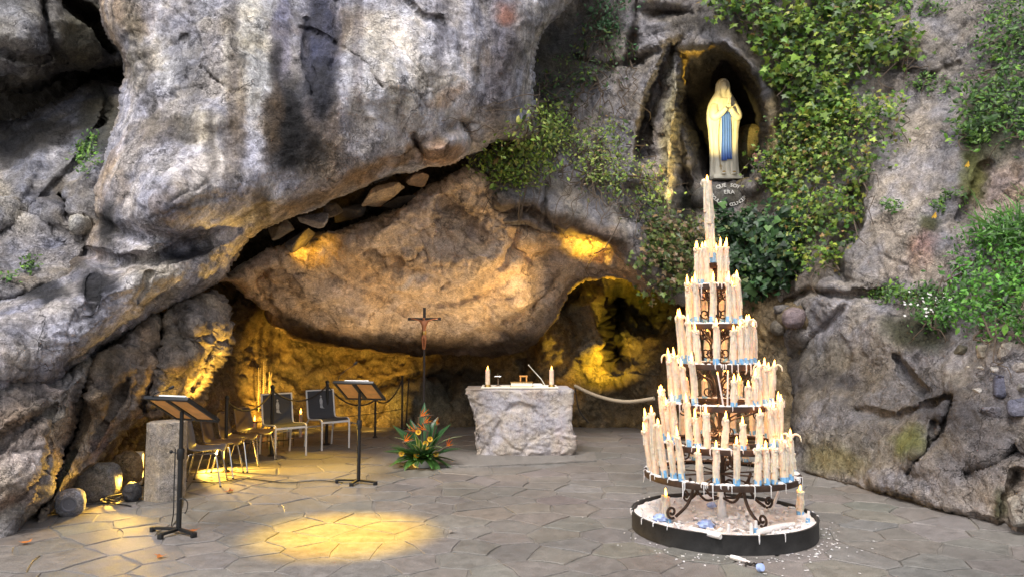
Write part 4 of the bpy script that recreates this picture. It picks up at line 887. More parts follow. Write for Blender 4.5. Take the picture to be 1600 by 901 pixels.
candle((CX-.05, CD, 2.35), .74, .044, 'thick tall white candle crowning the top of the candle pyramid', 2, 0, True, (-.035, 0), group='lit candles on the tiered stand')
for i, (dx, lean, h) in enumerate([(-.045, -.16, .26), (-.01, .03, .27), (.03, .22, .25)]):
    m = MB(); m.tube([(0, 0, 0), (0, 0, h)], [.008, .007], 7); o = m.build('taper_candle', M_WAXW); o.location = (CX+dx-.02, CD-.34, 1.114); o.rotation_euler = (0, lean, 0)
    tag(o, ['thin white taper leaning left on the third lowest ring', 'thin upright white taper in the middle of the third lowest ring', 'thin white taper leaning right on the third lowest ring'][i], 'taper', 'thin tapers on the third lowest ring')
    mm = MB(); mm.ball((0, 0, h+.012), (.006, .006, .014), 6, 5); mm.build('flame', M_FLAME, o)
# in the tray
p = PG(1043, 812, .12); candle((p.x, p.y, .10), .22, .034, 'short lit candle standing in the wax at the left of the tray', 1, 0, True, (-.05, 0))
p = PG(1250, 800, .14); candle((p.x, p.y, .12), .20, .032, 'short lit candle at the right rim of the wax tray', 3, 0, True, (.03, 0))
for i, (x0, y0, x1, y1, lab) in enumerate([(1078,826,1126,838,'fallen white candle lying in the wax at the front of the tray'),(1185,830,1240,818,'long fallen candle lying in the wax at the right of the tray')]):
    a, b = PG(x0, y0, .15), PG(x1, y1, .15); m = MB(); c = (a+b)/2
    m.tube([a-c, (b-a)*.2+a-c, (b-a)*.6+a-c+Z*.004, b-c], [.022, .026, .026, .02], 9); o = m.build('fallen_candle', M_WAXW); o.location = c; tag(o, lab, 'candle')
for i, (x, y, s, lab) in enumerate([(1031,808,.045,'blue crumpled plastic wrapper lying at the left of the wax tray'),(1103,818,.05,'pale blue wax lump in front of the post in the tray'),(1112,788,.035,'small blue wrapper at the back of the wax tray')]):
    o = MB().ball((0, 0, 0), (s*1.2, s, s*.7), 12, 9, fn=lambda d: 1+.3*math.sin(9*d.x+4*d.z)*math.cos(7*d.y)).build('blue_scrap', M_FOOTMARK); o.location = PG(x, y, .15); tag(o, lab, 'scrap')
for i, (x, y, h, lean, bl, lab) in enumerate([(1030,798,.10,0,0,'thin white candle stub upright at the back left of the tray'),(1007,812,.08,-.2,0,'pale candle stub leaning at the left rim of the tray'),(1181,832,.10,0,1,'blue-footed candle stub upright at the front of the tray'),(1138,838,.1,.05,0,'melted white stub in front of the post at the tray rim'),(1208,792,.16,.35,0,'thin pale taper leaning right at the back of the tray'),(1174,834,.09,0,0,'short white stub left of the blue-footed stub'),(1262,816,.10,.1,1,'bluish candle stub against the right rim of the tray')]):
    m = MB(); m.tube([(0, 0, 0), (0, 0, h*.5), (.002, 0, h)], [.017, .015, .012], 8); o = m.build('candle_stub', M_WAXW); o.location = PG(x, y, .12); o.rotation_euler = (0, lean, 0); tag(o, lab, 'candle stub')
    if bl: MB().lathe([(.018, .0), (.019, h*.4), (.015, h*.42)], 8).build('foot', M_BLUE, o)
# litter and wax flakes on the paving in front of the tray
m = MB(); a, b = PG(1142, 873), PG(1172, 882); m.tube([(0, 0, 0), (b-a)*.4, b-a], [.016, .02, .008], 7)
o = m.build('burnt_candle', M_WAXW); o.location = a+Z*.02; tag(o, 'burnt white candle end lying on the paving below the tray', 'candle')
m = MB()
for k in range(9): m.box((rc.gauss(0, .03), rc.gauss(0, .03), .012), (.05, .012, .006), Euler((rc.gauss(0, .3), rc.gauss(0, .3), rc.uniform(0, 6))).to_matrix())
o = m.build('charred_scrap', M_WICK); o.location = PG(1178, 884); tag(o, 'black charred scrap on the paving beside the burnt candle end', 'scrap')
o = MB().lathe([(.03, 0), (.028, .03), (.022, .032)], 12).build('bottle_cap', M_FOOTMARK); o.location = PG(1186, 886, .03); o.rotation_euler = (1.2, .3, .4); tag(o, 'small blue cap lying on the paving in front of the tray', 'cap')
m = MB()
for k in range(130):
    a = rc.gauss(-1.2, .9); q = r0+.02+abs(rc.gauss(0, .16)); s = rc.uniform(.004, .014)
    if k % 11 == 0: q += rc.uniform(0, .5)
    m.box((TCX+q*math.cos(a), CD+q*math.sin(a), .008), (s*rc.uniform(.8, 2.5), s, .004), Euler((rc.gauss(0, .12), rc.gauss(0, .12), rc.uniform(0, 6))).to_matrix())
tag(m.build('wax_flakes', M_WAXW), kind='stuff')
# warm light of the flames: one small lamp inside each tier
for ti, (z, r) in enumerate(TIERS):
    for a in (4.7,):
        l = bpy.data.lights.new('flame_light', 'POINT'); o = bpy.data.objects.new('flame_light', l); C.objects.link(o)
        l.energy = 6*(r+.1)/.5; l.color = (1, .55, .24); l.shadow_soft_size = .05
        o.location = (CX+TOFF[ti], CD, z+.33)
# ---------------------------------------------------------------- chairs, lecterns, altar, crucifix, flowers
M_SHELL = simple('brown_plastic', (.105, .072, .05), .28, 0, .15, 10)
M_SHELLG = simple('grey_plastic', (.11, .11, .13), .35, 0, .12, 10)
M_CHROME = simple('chrome', (.72, .7, .68), .16, 1, .05)
M_BLACK = simple('black_metal', (.016, .016, .017), .42, .3, .2, 20)
M_WOOD = simple('lectern_wood', (.75, .36, .10), .5, 0, .2, 12)
M_PAPER = simple('paper', (.75, .74, .72), .7)
M_CABLE = simple('black_cable', (.012, .012, .012), .5)
M_FABRIC = simple('dark_mesh_fabric', (.05, .05, .056), .8, 0, .12, 60, .001, 500)
M_WHITE = simple('white_painted_metal', (.74, .72, .69), .4, 0, .05)
M_PRINT = simple('pale_print', (.42, .42, .43), .8, 0, .3, 60)
def grid_sheet(m, f, nu, nv, th):
    """solid sheet of thickness th from f(u,v) -> point, normal from differences"""
    pts = [[Vector(f(i/nu, j/nv)) for j in range(nv+1)] for i in range(nu+1)]
    nr = [[(pts[min(i+1, nu)][j]-pts[max(i-1, 0)][j]).cross(pts[i][min(j+1, nv)]-pts[i][max(j-1, 0)]).normalized() for j in range(nv+1)] for i in range(nu+1)]
    A = [p for r in pts for p in r]; B = [p-nr[i][j]*th for i, r in enumerate(pts) for j, p in enumerate(r)]; k = nv+1; n = len(A); fs = []
    for i in range(nu):
        for j in range(nv):
            q = (i*k+j, (i+1)*k+j, (i+1)*k+j+1, i*k+j+1); fs.append(q); fs.append(tuple(a+n for a in q[::-1]))
    bd = [i*k for i in range(nu+1)]+[nu*k+j for j in range(1, nv+1)]+[i*k+nv for i in range(nu-1, -1, -1)]+[j for j in range(nv-1, 0, -1)]
    for a, b in zip(bd, bd[1:]+bd[:1]): fs.append((a, b, b+n, a+n))
    m.raw(A+B, fs)
# moulded shell chair; local +X is the way it faces
SH = cr([(.23, .425), (.20, .445), (.10, .437), (-.05, .43), (-.15, .45), (-.205, .52), (-.235, .64), (-.262, .76), (-.275, .80)], 5)
def shell(u, v):
    k = u*(len(SH)-1); i = min(int(k), len(SH)-2); t = k-i; x = SH[i][0]*(1-t)+SH[i+1][0]*t; z = SH[i][1]*(1-t)+SH[i+1][1]*t
    s = v*2-1; hw = .215*(1-.10*max(0, u-.5)*2)*(1-.45*max(0, (u-.9)/.1)**2)*(1-.2*max(0, (.06-u)/.06)**2)
    back = sstep(.45, .7, u); e = abs(s)**2.6
    return (x+back*.05*e, s*hw, z+(1-back)*.028*e-.012*(1-back)*(1-s*s))
def shell_chair(mat):
    t = empty('shell_chair'); m = MB(); grid_sheet(m, shell, 34, 14, .008); m.build('seat_shell', mat, t)
    for s in (-1, 1):
        m = MB(); m.tube(cr([(.235, s*.235, 0), (.17, s*.19, .36), (.15, s*.175, .405), (.10, s*.17, .412), (-.10, s*.17, .405), (-.15, s*.175, .395), (-.17, s*.19, .35), (-.26, s*.235, 0)], 6), .0105, 8); m.build('leg_frame', M_CHROME, t)
        for x in (.235, -.26): MB().lathe([(.013, 0), (.014, .018), (.012, .02)], 8, (x, s*.235, 0)).build('rubber_foot', M_BLACK, t)
    for x, z in ((.1, .41), (-.1, .4)): m = MB(); m.tube([(x, -.17, z), (x, .17, z)], .009, 6); m.build('crossbar', M_CHROME, t)
    return t
ca = shell_chair(M_SHELLG)
tag(ca, 'nearest shell chair, grey plastic on chrome legs, just behind the front lectern', 'chair', 'moulded shell chairs'); p = PG(319, 756); ca.location = (p.x, p.y, 0); ca.rotation_euler.z = .2; ca.scale = (.91, .91, .9)
cb = shell_chair(M_SHELL); cb.scale = (.91, .91, .9)
for i, (x, y, rz, lab) in enumerate([(344, 743, .08, 'brown plastic shell chair, second in the row from the stone pillar'), (369, 733, .02, 'brown plastic shell chair, third in the row with light glinting on its back'), (396, 721, -.25, 'brown plastic shell chair beside the white framed mesh chairs')]):
    o = cb if i == 0 else copy_tree(cb)
    tag(o, lab, 'chair', 'moulded shell chairs'); p = PG(x, y); o.location = (p.x, p.y, 0); o.rotation_euler.z = rz
# sling chair
def sling():
    t = empty('mesh_chair'); W_ = .225
    side = cr([(.27, 0), (.265, .38), (.24, .435), (.17, .445), (-.13, .425), (-.20, .47), (-.225, .60), (-.27, .86)], 5)
    for s in (-1, 1):
        m = MB(); m.tube([(x, s*W_, z) for x, z in side], .014, 8); m.build('side_frame', M_WHITE, t)
        m = MB(); m.tube([(-.16, s*W_, .42), (-.24, s*W_, .36), (-.27, s*W_, .2), (-.29, s*W_, 0)], .0135, 8); m.build('leg', M_WHITE, t)
    m = MB(); m.box((.255, 0, .405), (.014, 2*W_-.02, .03)); m.build('front_rail', M_WHITE, t)
    for x, z in ((-.268, .85), (-.25, .3)): m = MB(); m.tube([(x, -W_, z), (x, W_, z)], .011, 6); m.build('crossbar', M_WHITE, t)
    sp = [q for q in side if q[1] > .42]
    def f(u, v):
        k = u*(len(sp)-1); i = min(int(k), len(sp)-2); tt = k-i; x = sp[i][0]*(1-tt)+sp[i+1][0]*tt; z = sp[i][1]*(1-tt)+sp[i+1][1]*tt
        s = v*2-1; sag = .012*(1-s*s); return (x+sag*(-.6 if u > .6 else 0), s*(W_-.004), z-(sag if u < .6 else 0)+.004)
    m = MB(); grid_sheet(m, f, 30, 8, .004); m.build('mesh_sling', M_FABRIC, t)
    # small printed figure on the backrest
    m = MB(); bx = lambda z: -.2055-(z-.5)*.17+.009
    for pts in ([(0, .775), (.012, .768), (.013, .75), (0, .738), (-.013, .75), (-.012, .768)], [(-.014, .735), (.014, .735), (.026, .69), (.02, .63), (-.02, .63), (-.026, .69)], [(-.018, .626), (.018, .626), (.03, .585), (.06, .572), (0, .58), (-.024, .59)]):
        m.raw([(bx(z)+.007, y, z) for y, z in pts], [tuple(range(len(pts)))])
    m.build('printed_figure', M_PRINT, t, smooth=False)
    return t
e1 = sling()
for i, (x, y, rz, lab) in enumerate([(442, 710, -.87, 'dark mesh chair with white frame next to the brown shell chairs'), (511, 698, -.85, 'dark mesh chair with white frame nearest the rear lectern')]):
    o = e1 if i == 0 else copy_tree(e1); p = PG(x, y); o.location = (p.x, p.y, 0); o.rotation_euler.z = rz; tag(o, lab, 'chair', 'white framed mesh chairs')

# lecterns: local -Y is towards the viewer, the desk rises towards it
def lectern():
    t = empty('lectern'); H = 1.06
    m = MB(); m.tube([(0, 0, .03), (0, 0, .72)], .022, 10); m.build('lower_pole', M_BLACK, t)
    m = MB(); m.tube([(0, 0, .66), (0, 0, 1.04)], .017, 10); m.build('upper_pole', M_BLACK, t)
    m = MB(); m.lathe([(.03, .63), (.032, .64), (.032, .71), (.028, .72)], 12); m.tube([(0, 0, .675), (-.07, -.02, .69)], .006, 6); m.ball((-.085, -.025, .692), .016, 8, 6); m.build('clamp_knob', M_BLACK, t)
    for a in (3.35, 6.0, 4.75):
        d = Vector((math.cos(a), math.sin(a), 0)); L_ = .25 if a != 4.75 else .2; m = MB()
        m.box(d*L_*.5+Vector((0, 0, .035)), (L_, .035, .022), Matrix.Rotation(a, 3, 'Z')); m.box(d*L_+Vector((0, 0, .022)), (.03, .045, .044), Matrix.Rotation(a, 3, 'Z')); m.build('leg', M_BLACK, t, bevel=.003)
    rot = Matrix.Rotation(R(-31), 3, 'X')
    def at(x, y, z): return rot @ Vector((x, y, z))+Vector((0, 0, H))
    hw, hd = .235, .2; m = MB()
    for c, s in (((0, -hd, 0), (2*hw+.03, .03, .03)), ((0, hd, 0), (2*hw+.03, .03, .03)), ((-hw, 0, 0), (.03, 2*hd-.032, .028)), ((hw, 0, 0), (.03, 2*hd-.032, .028)), ((0, 0, -.004), (.05, 2*hd-.034, .022))): m.box(at(*c), s, rot)
    m.build('desk_frame', M_BLACK, t, bevel=.003)
    for s in (-1, 1): m = MB(); m.box(at(s*(hw/2+.005), 0, 0), (hw-.048, 2*hd-.034, .012), rot); m.build('wood_panel', M_WOOD, t, smooth=False)
    m = MB(); m.box(at(0, 0, .02), (2*hw, 2*hd, .006), rot); m.build('desk_cover', M_BLACK, t)
    return t
lt = lectern(); p = PG(279, 832); lt.location = (p.x, p.y, 0); lt.rotation_euler.z = R(-22)
tag(lt, 'black lectern at the front left with wooden underside lit by lamplight', 'lectern', 'black lecterns')
l2 = copy_tree(lt); p2 = PG(560, 754); l2.location = (p2.x, p2.y, 0); l2.rotation_euler.z = R(-13)
tag(l2, 'black lectern standing further back between the mesh chairs and the flowers', 'lectern', 'black lecterns')
for L_, side, lab, pts in ((lt, -.06, 'open white booklet on the front left lectern', [(-.19, -.16, 1.15), (-.10, -.20, 1.21), (.02, -.2, 1.235), (.055, -.2, 1.25)]), (l2, .02, 'white booklet on the rear lectern', [(-.20, -.12, 1.15), (-.19, -.16, 1.22), (-.10, -.18, 1.30), (-.02, -.18, 1.345), (.005, -.18, 1.365)])):
    b = MB(); rot = Matrix.Rotation(R(-31), 3, 'X'); b.box(rot @ Vector((.02, -.06, .038)), (.30, .24, .012), rot); b.box(rot @ Vector((.02, -.06, .048)), (.28, .22, .006), rot)
    o = b.build('booklet', M_PAPER, bevel=.003); o.location = L_.location+Vector((0, 0, 1.06)); o.rotation_euler.z = L_.rotation_euler.z; tag(o, lab, 'booklet')
    t = empty('microphone', L_.location, L_.rotation_euler.z, lab.replace('open white booklet', 'gooseneck microphone').replace('white booklet', 'long gooseneck microphone'), 'microphone')
    m = MB(); m.tube(cr(pts, 4), .004, 6); m.build('gooseneck', M_BLACK, t)
    d = Vector(pts[-1])-Vector(pts[-2]); d.normalize(); m = MB(); m.tube([Vector(pts[-1]), Vector(pts[-1])+d*.012, Vector(pts[-1])+d*.05, Vector(pts[-1])+d*.058], [.006, .013, .013, .006], 8); m.build('capsule', M_BLACK, t)
def cable(pts, lab, r=.006, z=.012):
    w = [PG(x, y, z) if len(q) == 0 else P(x, y, q[0]) for x, y, *q in pts]; b = w[0].copy(); m = MB(); m.tube([Vector(c)-b for c in cr(w, 6)], r, 6); o = m.build('cable', M_CABLE); o.location = b; return tag(o, lab, 'cable')
cable([(536, 753), (500, 750), (470, 752), (440, 753), (405, 749), (375, 747), (340, 753), (300, 752)], 'black cable running along the floor from the rear lectern towards the shell chairs')
cable([(274, 700, 6.42), (272, 760, 6.44), (271, 800, 6.44), (268, 822), (276, 812), (290, 800), (293, 785, 6.42), (286, 778, 6.42), (280, 780, 6.42)], 'black cable dangling down the pole of the front left lectern', .005)

# stone pillar (six sided)
M_PIL = rock_mat('dressed_stone', .55, .004, .8, 2.2)
def stone_mesh(name, v, f, mat, parent, col, disp=.0, cuts=0, smooth=False, off=0.0):
    bm = bmesh.new(); vv = [bm.verts.new(p) for p in v]; [bm.faces.new([vv[i] for i in q]) for q in f]
    bmesh.ops.recalc_face_normals(bm, faces=bm.faces)
    if cuts: bmesh.ops.bevel(bm, geom=list(bm.edges), offset=.006, segments=1, affect='EDGES'); bmesh.ops.triangulate(bm, faces=bm.faces); bmesh.ops.subdivide_edges(bm, edges=bm.edges, cuts=cuts, use_grid_fill=True)
    me = bpy.data.meshes.new(name); bm.to_mesh(me); bm.free()
    co = np.array([tuple(q.co) for q in me.vertices]); nr = np.array([tuple(q.normal) for q in me.vertices])
    if disp: co = co+nr*(disp*(fbm(co+off, 3, 5, .6)+.5*fbm(co+off, 9, 4, .6, True)))[:, None]; me.vertices.foreach_set('co', co.astype(np.float32).ravel())
    c = np.array(col)[None]*(1+.25*fbm(co+off, 4, 4))[:, None]; a = me.color_attributes.new('col', 'FLOAT_COLOR', 'POINT'); a.data.foreach_set('color', np.hstack([c, np.ones((len(c), 1))]).astype(np.float32).ravel())
    for pl in me.polygons: pl.use_smooth = smooth
    me.materials.append(mat); return link(name, me, parent)
p = PG(248, 783); tp = empty('stone_pillar', (p.x, p.y+.14, 0), 0, 'short six-sided grey stone pillar beside the leaning rock at left', 'pillar')
hx = [(.205*math.cos(R(a)), .205*math.sin(R(a))) for a in (-82, -22, 38, 98, 158, 218)]
stone_mesh('shaft', [(x, y, 0) for x, y in hx]+[(x*.985, y*.985, .80) for x, y in hx], [(0,1,2,3,4,5), (6,7,8,9,10,11)]+[(i, (i+1) % 6, (i+1) % 6+6, i+6) for i in range(6)], M_PIL, tp, (.36, .315, .26), .003, 8, False)

# altar block
M_ALT = rock_mat('altar_stone', .3, .004, .85, 1.6)
pf = PG(810, 712); AL = empty('stone_altar', (pf.x, pf.y+.4, 0), 0, 'rough-hewn pale stone altar block in the middle of the cave', 'altar')
bm = bmesh.new(); bmesh.ops.create_grid(bm, x_segments=2, y_segments=2, size=.5); bm.free()
def altar_mesh():
    nx, ny, nz = 90, 40, 62; V = []; idx = {}; Fs = []
    def vid(i, j, k):
        if (i, j, k) not in idx: idx[i, j, k] = len(V); V.append((i/nx, j/ny, k/nz))
        return idx[i, j, k]
    for i in range(nx):
        for k in range(nz): Fs.append((vid(i,0,k), vid(i+1,0,k), vid(i+1,0,k+1), vid(i,0,k+1))); Fs.append((vid(i,ny,k), vid(i,ny,k+1), vid(i+1,ny,k+1), vid(i+1,ny,k)))
        for j in range(ny): Fs.append((vid(i,j,nz), vid(i+1,j,nz), vid(i+1,j+1,nz), vid(i,j+1,nz)))
    for j in range(ny):
        for k in range(nz): Fs.append((vid(0,j,k), vid(0,j,k+1), vid(0,j+1,k+1), vid(0,j+1,k))); Fs.append((vid(nx,j,k), vid(nx,j+1,k), vid(nx,j+1,k+1), vid(nx,j,k+1)))
    V = np.array(V); u, v, t = V.T
    xl = -.70+.10*(1-t)*1.0+.05*np.sin(t*5)*t; xl = np.where(t > .93, xl-.02, xl); xr = .745+.015*np.sin(9*t)
    X = xl+(xr-xl)*u; Y = -.4+.82*v; Zz = .935*t
    W = np.stack([X, Y, Zz], -1)
    n = np.zeros_like(W); n[v == 0] += (0, -1, 0); n[u == 0] += (-1, 0, 0); n[u == 1] += (1, 0, 0); n[v == 1] += (0, 1, 0)
    n /= np.linalg.norm(n, axis=1, keepdims=True)+1e-9
    top = t > .985
    # hewn planes: worley plates with ledges + the long curved ledge seen on the front
    cr1, _, _ = polydist(np.stack([X, Zz], -1)+.02*np.stack([fbm(W, 6, 3), fbm(W+4, 6, 3)], -1), [(-.62,.02),(-.45,.2),(-.28,.5),(-.15,.72),(.02,.78),(.22,.7)], False)
    cr2, _, _ = polydist(np.stack([X, Zz], -1), [(-.28,.42),(-.05,.5),(.18,.38),(.38,.30),(.55,.34),(.74,.30)], False)
    w1, id1 = worley(W, 2.6, 5); h = .022*fbm(W, 2.2, 3, .5)+.06*(id1-.5)*sstep(0, .12, w1)+.012*fbm(W, 5, 5, .6, True)+.012*fbm(W, 22, 3, .6)
    side = sstep(-.35, -.6, X)
    _, _, in1 = polydist(np.stack([X, Zz], -1)+.05*np.stack([fbm(W, 3, 5, .6), fbm(W+4, 3, 5, .6)], -1), [(-.60,-.1),(-.45,.2),(-.28,.52),(-.15,.72),(.02,.78),(.24,.68),(.34,.4),(.5,.32),(.9,.30),(.9,-.1)])
    s1 = np.where(in1, cr1, -cr1)
    h = h+.035*(1-sstep(-.02, .05, s1))*np.exp(-np.maximum(0, -s1)/.35)+.05*sstep(.0, .3, s1)-.02*np.exp(-(cr2/.05)**2)*fbm(W, 3, 4, .6, True)+.014*fbm(W*np.array((1, 1, 1.6)), 9, 4, .6, True)-.07*side*(.5+.8*fbm(W, 3, 4, .6, True))
    h = h-.05*sstep(.1, 0, t)*sstep(-.2, .2, fbm(W, 5, 2))
    W = W+n*(h*np.where(top, .25, 1))[:, None]
    W[:, 2] += np.where(t > .99, .004*fbm(W, 6, 3), 0)
    me = bpy.data.meshes.new('block'); me.from_pydata(W.tolist(), [], Fs)
    c = np.repeat(A3((.43, .40, .39)), len(W), 0); c = mixc(c, A3((.42, .34, .31)), sstep(.0, .4, fbm(W, 2.5, 4))*.6); c = mixc(c, A3((.3, .25, .19)), side*.5); c = mixc(c, A3((.2, .18, .17)), np.exp(-(cr1/.02)**2)*.25)
    a = me.color_attributes.new('col', 'FLOAT_COLOR', 'POINT'); a.data.foreach_set('color', np.hstack([c, np.ones((len(c), 1))]).astype(np.float32).ravel())
    for pl in me.polygons: pl.use_smooth = True
    me.materials.append(M_ALT); return me
link('block', altar_mesh(), AL)
AZ = .937; ax, ay = AL.location.x, AL.location.y
M_CLOTH = simple('altar_cloth', (.82, .78, .66), .85, 0, .05, 20, .002, 120)
M_GOLD = simple('brass', (.55, .36, .12), .3, 1, .1)
m = MB(); m.box((.02, .02, .012), (1.12, .6, .012)); o = m.build('altar_cloth', M_CLOTH, bevel=.004); o.location = (ax, ay, AZ); tag(o, 'cream cloth spread flat over the altar top', 'cloth')
for i, (x, lab) in enumerate([(762, 'left altar candle, white in a low brass holder'), (862, 'right altar candle, white in a low brass holder')]):
    q = P(x, 608, ay-.12); t = empty('altar_candle', (q.x, ay-.12, AZ+.018), 0, lab, 'candle', 'altar candles')
    m = MB(); m.lathe([(.034, .025), (.034, .25), (.02, .252), (.012, .24)], 14); m.build('wax_body', M_WAX, t)
    m = MB(); m.lathe([(.05, 0), (.05, .012), (.038, .03), (.038, .036)], 14); m.build('holder', M_GOLD, t)
    m = MB(); m.lathe([(.002, .245), (.012, .258), (.009, .28), (.001, .305)], 8); m.build('flame', M_FLAME, t)
q = P(815, 606, ay-.05); t = empty('missal', (q.x, ay-.05, AZ+.018), 0, 'thick cream book lying in the middle of the altar top', 'book')
m = MB(); m.box((0, 0, .036), (.31, .22, .052)); m.build('pages', M_CLOTH, t)
m = MB(); m.box((0, 0, .005), (.33, .24, .009)); m.box((0, 0, .067), (.33, .24, .009)); m.build('cover', M_GOLD, t, bevel=.002)
t = empty('book_stand', (q.x+.03, ay+.08, AZ+.018), 0, 'small wooden reading stand behind the book on the altar', 'book stand')
m = MB(); m.box((0, 0, .145), (.12, .03, .02)); m.build('rail', M_WOOD, t); m = MB(); m.box((0, 0, .005), (.13, .09, .012)); m.build('base', M_WOOD, t)
for s in (-1, 1): m = MB(); m.box((s*.045, 0, .073), (.018, .025, .122)); m.build('support', M_WOOD, t)
q = P(778, 604, ay-.02); t = empty('altar_cross', (q.x, ay, AZ+.018), 0, 'little dark metal cross on a foot between the left candle and book', 'cross')
m = MB(); m.tube([(0, 0, .01), (0, 0, .19)], .006, 6); m.tube([(-.045, 0, .145), (.045, 0, .145)], .006, 6); m.build('cross', M_CHROME, t); m = MB(); m.lathe([(.05, 0), (.05, .006), (.01, .02)], 12); m.build('foot', M_CHROME, t)
q0, q1 = P(846, 592, ay+.3), P(826, 570, ay+.3); b = q0.copy(); b.z = AZ+.018; m = MB(); m.tube([Vector((.05, 0, 0)), q0-b, q1-b], [.007, .007, .005], 6); m.ball(q1-b, .011, 8, 6); o = m.build('altar_microphone', M_CLOTH); o.location = b; tag(o, 'thin pale microphone rod slanting up from the right of the altar', 'microphone')
# small reading desk cross bar behind the flat candle
m = MB(); m.box((0, 0, .02), (.16, .12, .035), Matrix.Rotation(.2, 3, 'Z')); o = m.build('folded_booklet', M_PAPER, bevel=.003); q = P(838, 606, ay); o.location = (q.x, ay+.02, AZ+.018); tag(o, 'folded white papers beside the book near the right altar candle', 'papers')

# crucifix on a tall pole
M_DKWOOD = simple('dark_wood', (.03, .022, .02), .6, 0, .2, 20); M_BRONZE = simple('copper_figure', (.42, .16, .07), .35, .5, .15, 30)
dcr = 11.1; q = P(662, 650, dcr); t = empty('crucifix', (q.x, dcr, 0), 0, 'slender black crucifix on a tall pole left of the altar', 'crucifix')
zt = P(662, 480, dcr).z; zb_ = P(662, 498, dcr).z
m = MB(); m.tube([(0, 0, .03), (0, 0, zb_-.45)], .017, 8); m.build('pole', M_DKWOOD, t)
m = MB(); m.lathe([(.16, 0), (.16, .015), (.04, .04), (.02, .08)], 18); m.build('foot', M_DKWOOD, t)
m = MB(); m.box((0, 0, (zt+zb_-.46)/2), (.042, .026, zt-zb_+.46)); m.box((-.135, 0, zb_), (.225, .026, .042)); m.box((.135, 0, zb_), (.225, .026, .042)); m.build('cross', M_DKWOOD, t, smooth=False)
def skin_figure(name, J, E, mat, parent, sub=1):
    me = bpy.data.meshes.new(name); me.from_pydata([j[:3] for j in J], E, []); o = link(name, me, parent)
    md = o.modifiers.new('s', 'SKIN'); md.use_smooth_shade = True
    sv = me.skin_vertices[0].data
    for i, j in enumerate(J): rr = j[3]; sv[i].radius = rr if hasattr(rr, '__len__') else (rr, rr)
    sv[0].use_root = True
    s2 = o.modifiers.new('u', 'SUBSURF'); s2.levels = s2.render_levels = sub
    dg = bpy.context.evaluated_depsgraph_get(); dg.update(); me2 = bpy.data.meshes.new_from_object(o.evaluated_get(dg)); o.modifiers.clear(); o.data = me2; me2.materials.clear(); me2.materials.append(mat); return o
zc = zb_
J = [(0,-.03,zc-.2,.030),(0,-.035,zc-.12,.034),(0,-.035,zc-.06,.036),(0,-.045,zc-.02,.013),(-.005,-.055,zc+.022,.027),(-.075,-.03,zc-.02,.012),(-.14,-.025,zc+.0,.010),(-.205,-.022,zc+.01,.009),(.075,-.03,zc-.02,.012),(.14,-.025,zc+.0,.010),(.205,-.022,zc+.01,.009),
     (-.022,-.05,zc-.30,.021),(-.015,-.035,zc-.41,.014),(-.006,-.035,zc-.455,.012),(.022,-.05,zc-.30,.021),(.015,-.035,zc-.41,.014),(.008,-.035,zc-.455,.012)]
skin_figure('corpus', J, [(0,1),(1,2),(2,3),(3,4),(2,5),(5,6),(6,7),(2,8),(8,9),(9,10),(0,11),(11,12),(12,13),(0,14),(14,15),(15,16)], M_BRONZE, t, 2)
m = MB(); m.lathe([(.03, zc-.24), (.036, zc-.22), (.037, zc-.19), (.032, zc-.175)], 10, (0, -.032, 0)); m.build('loincloth', M_GOLD, t)

# flower arrangement
M_POT = simple('white_pot', (.75, .74, .72), .4); M_ORG = simple('orange_petal', (.85, .25, .02), .5); M_YEL = simple('yellow_petal', (.85, .5, .02), .5); M_DISC = simple('flower_disc', (.30, .12, .015), .9)
M_BIG = col_mat('big_leaf', .35, .2, .5, .2)
fp = PG(660, 728); FL = empty('flower_arrangement', (fp.x, fp.y, 0), 0, 'low bouquet of broad leaves, orange strelitzia and yellow daisies in a white pot', 'flowers'); FL.scale = (1.14, 1.14, 1.1)
m = MB(); m.lathe([(.10, 0), (.13, .06), (.14, .10), (.12, .10), (.1, .05)], 20); m.build('pot', M_POT, FL)
rfw = random.Random(8)
def big_leaf(base, az, el, L_, wd, curl, col, edge=None):
    m = MB(); n = 9; d = Vector((math.cos(az), math.sin(az), 0)); s = Vector((-math.sin(az), math.cos(az), 0)); pts = []
    for i in range(n+1):
        t = i/n; e = el-curl*t; p_ = Vector(base)+d*(L_*t*math.cos(el-curl*t*.5))+Z*(L_*t*math.sin(el-curl*t*.5)); w_ = wd*math.sin(math.pi*min(1, .06+.94*t)**.85)+.004
        up = (-d*math.sin(e)+Z*math.cos(e)); pts.append((p_-s*w_+up*w_*.25, p_-s*w_*.5+up*.05*w_, p_-up*w_*.12, p_+s*w_*.5+up*.05*w_, p_+s*w_+up*w_*.25))
    vs = [q for r_ in pts for q in r_]; cols = []
    for r_ in pts: cols += [edge or col, col, tuple(c*1.5 for c in col), col, edge or col]
    fs = [(i*5+k, i*5+k+1, i*5+k+6, i*5+k+5) for i in range(n) for k in range(4)]
    m.raw(vs, fs); m.c = cols; return m.build('leaf', M_BIG, FL)
DG = (.03, .085, .03); MG = (.065, .16, .035); CRM = (.55, .58, .35)
for az, el, L_, wd in [(1.6,1.45,.66,.075),(2.7,.95,.52,.10),(.5,1.05,.5,.095),(3.1,.35,.42,.105),(-.05,.45,.42,.075),(2.2,1.2,.5,.08),(1.0,1.25,.52,.085),(3.5,.6,.36,.09),(-.5,.5,.34,.08),(4.2,.7,.3,.075),(5.2,.7,.3,.075)]: big_leaf((.04*math.cos(az), .04*math.sin(az)-.02, .1), az, el, L_, wd, .35, DG)
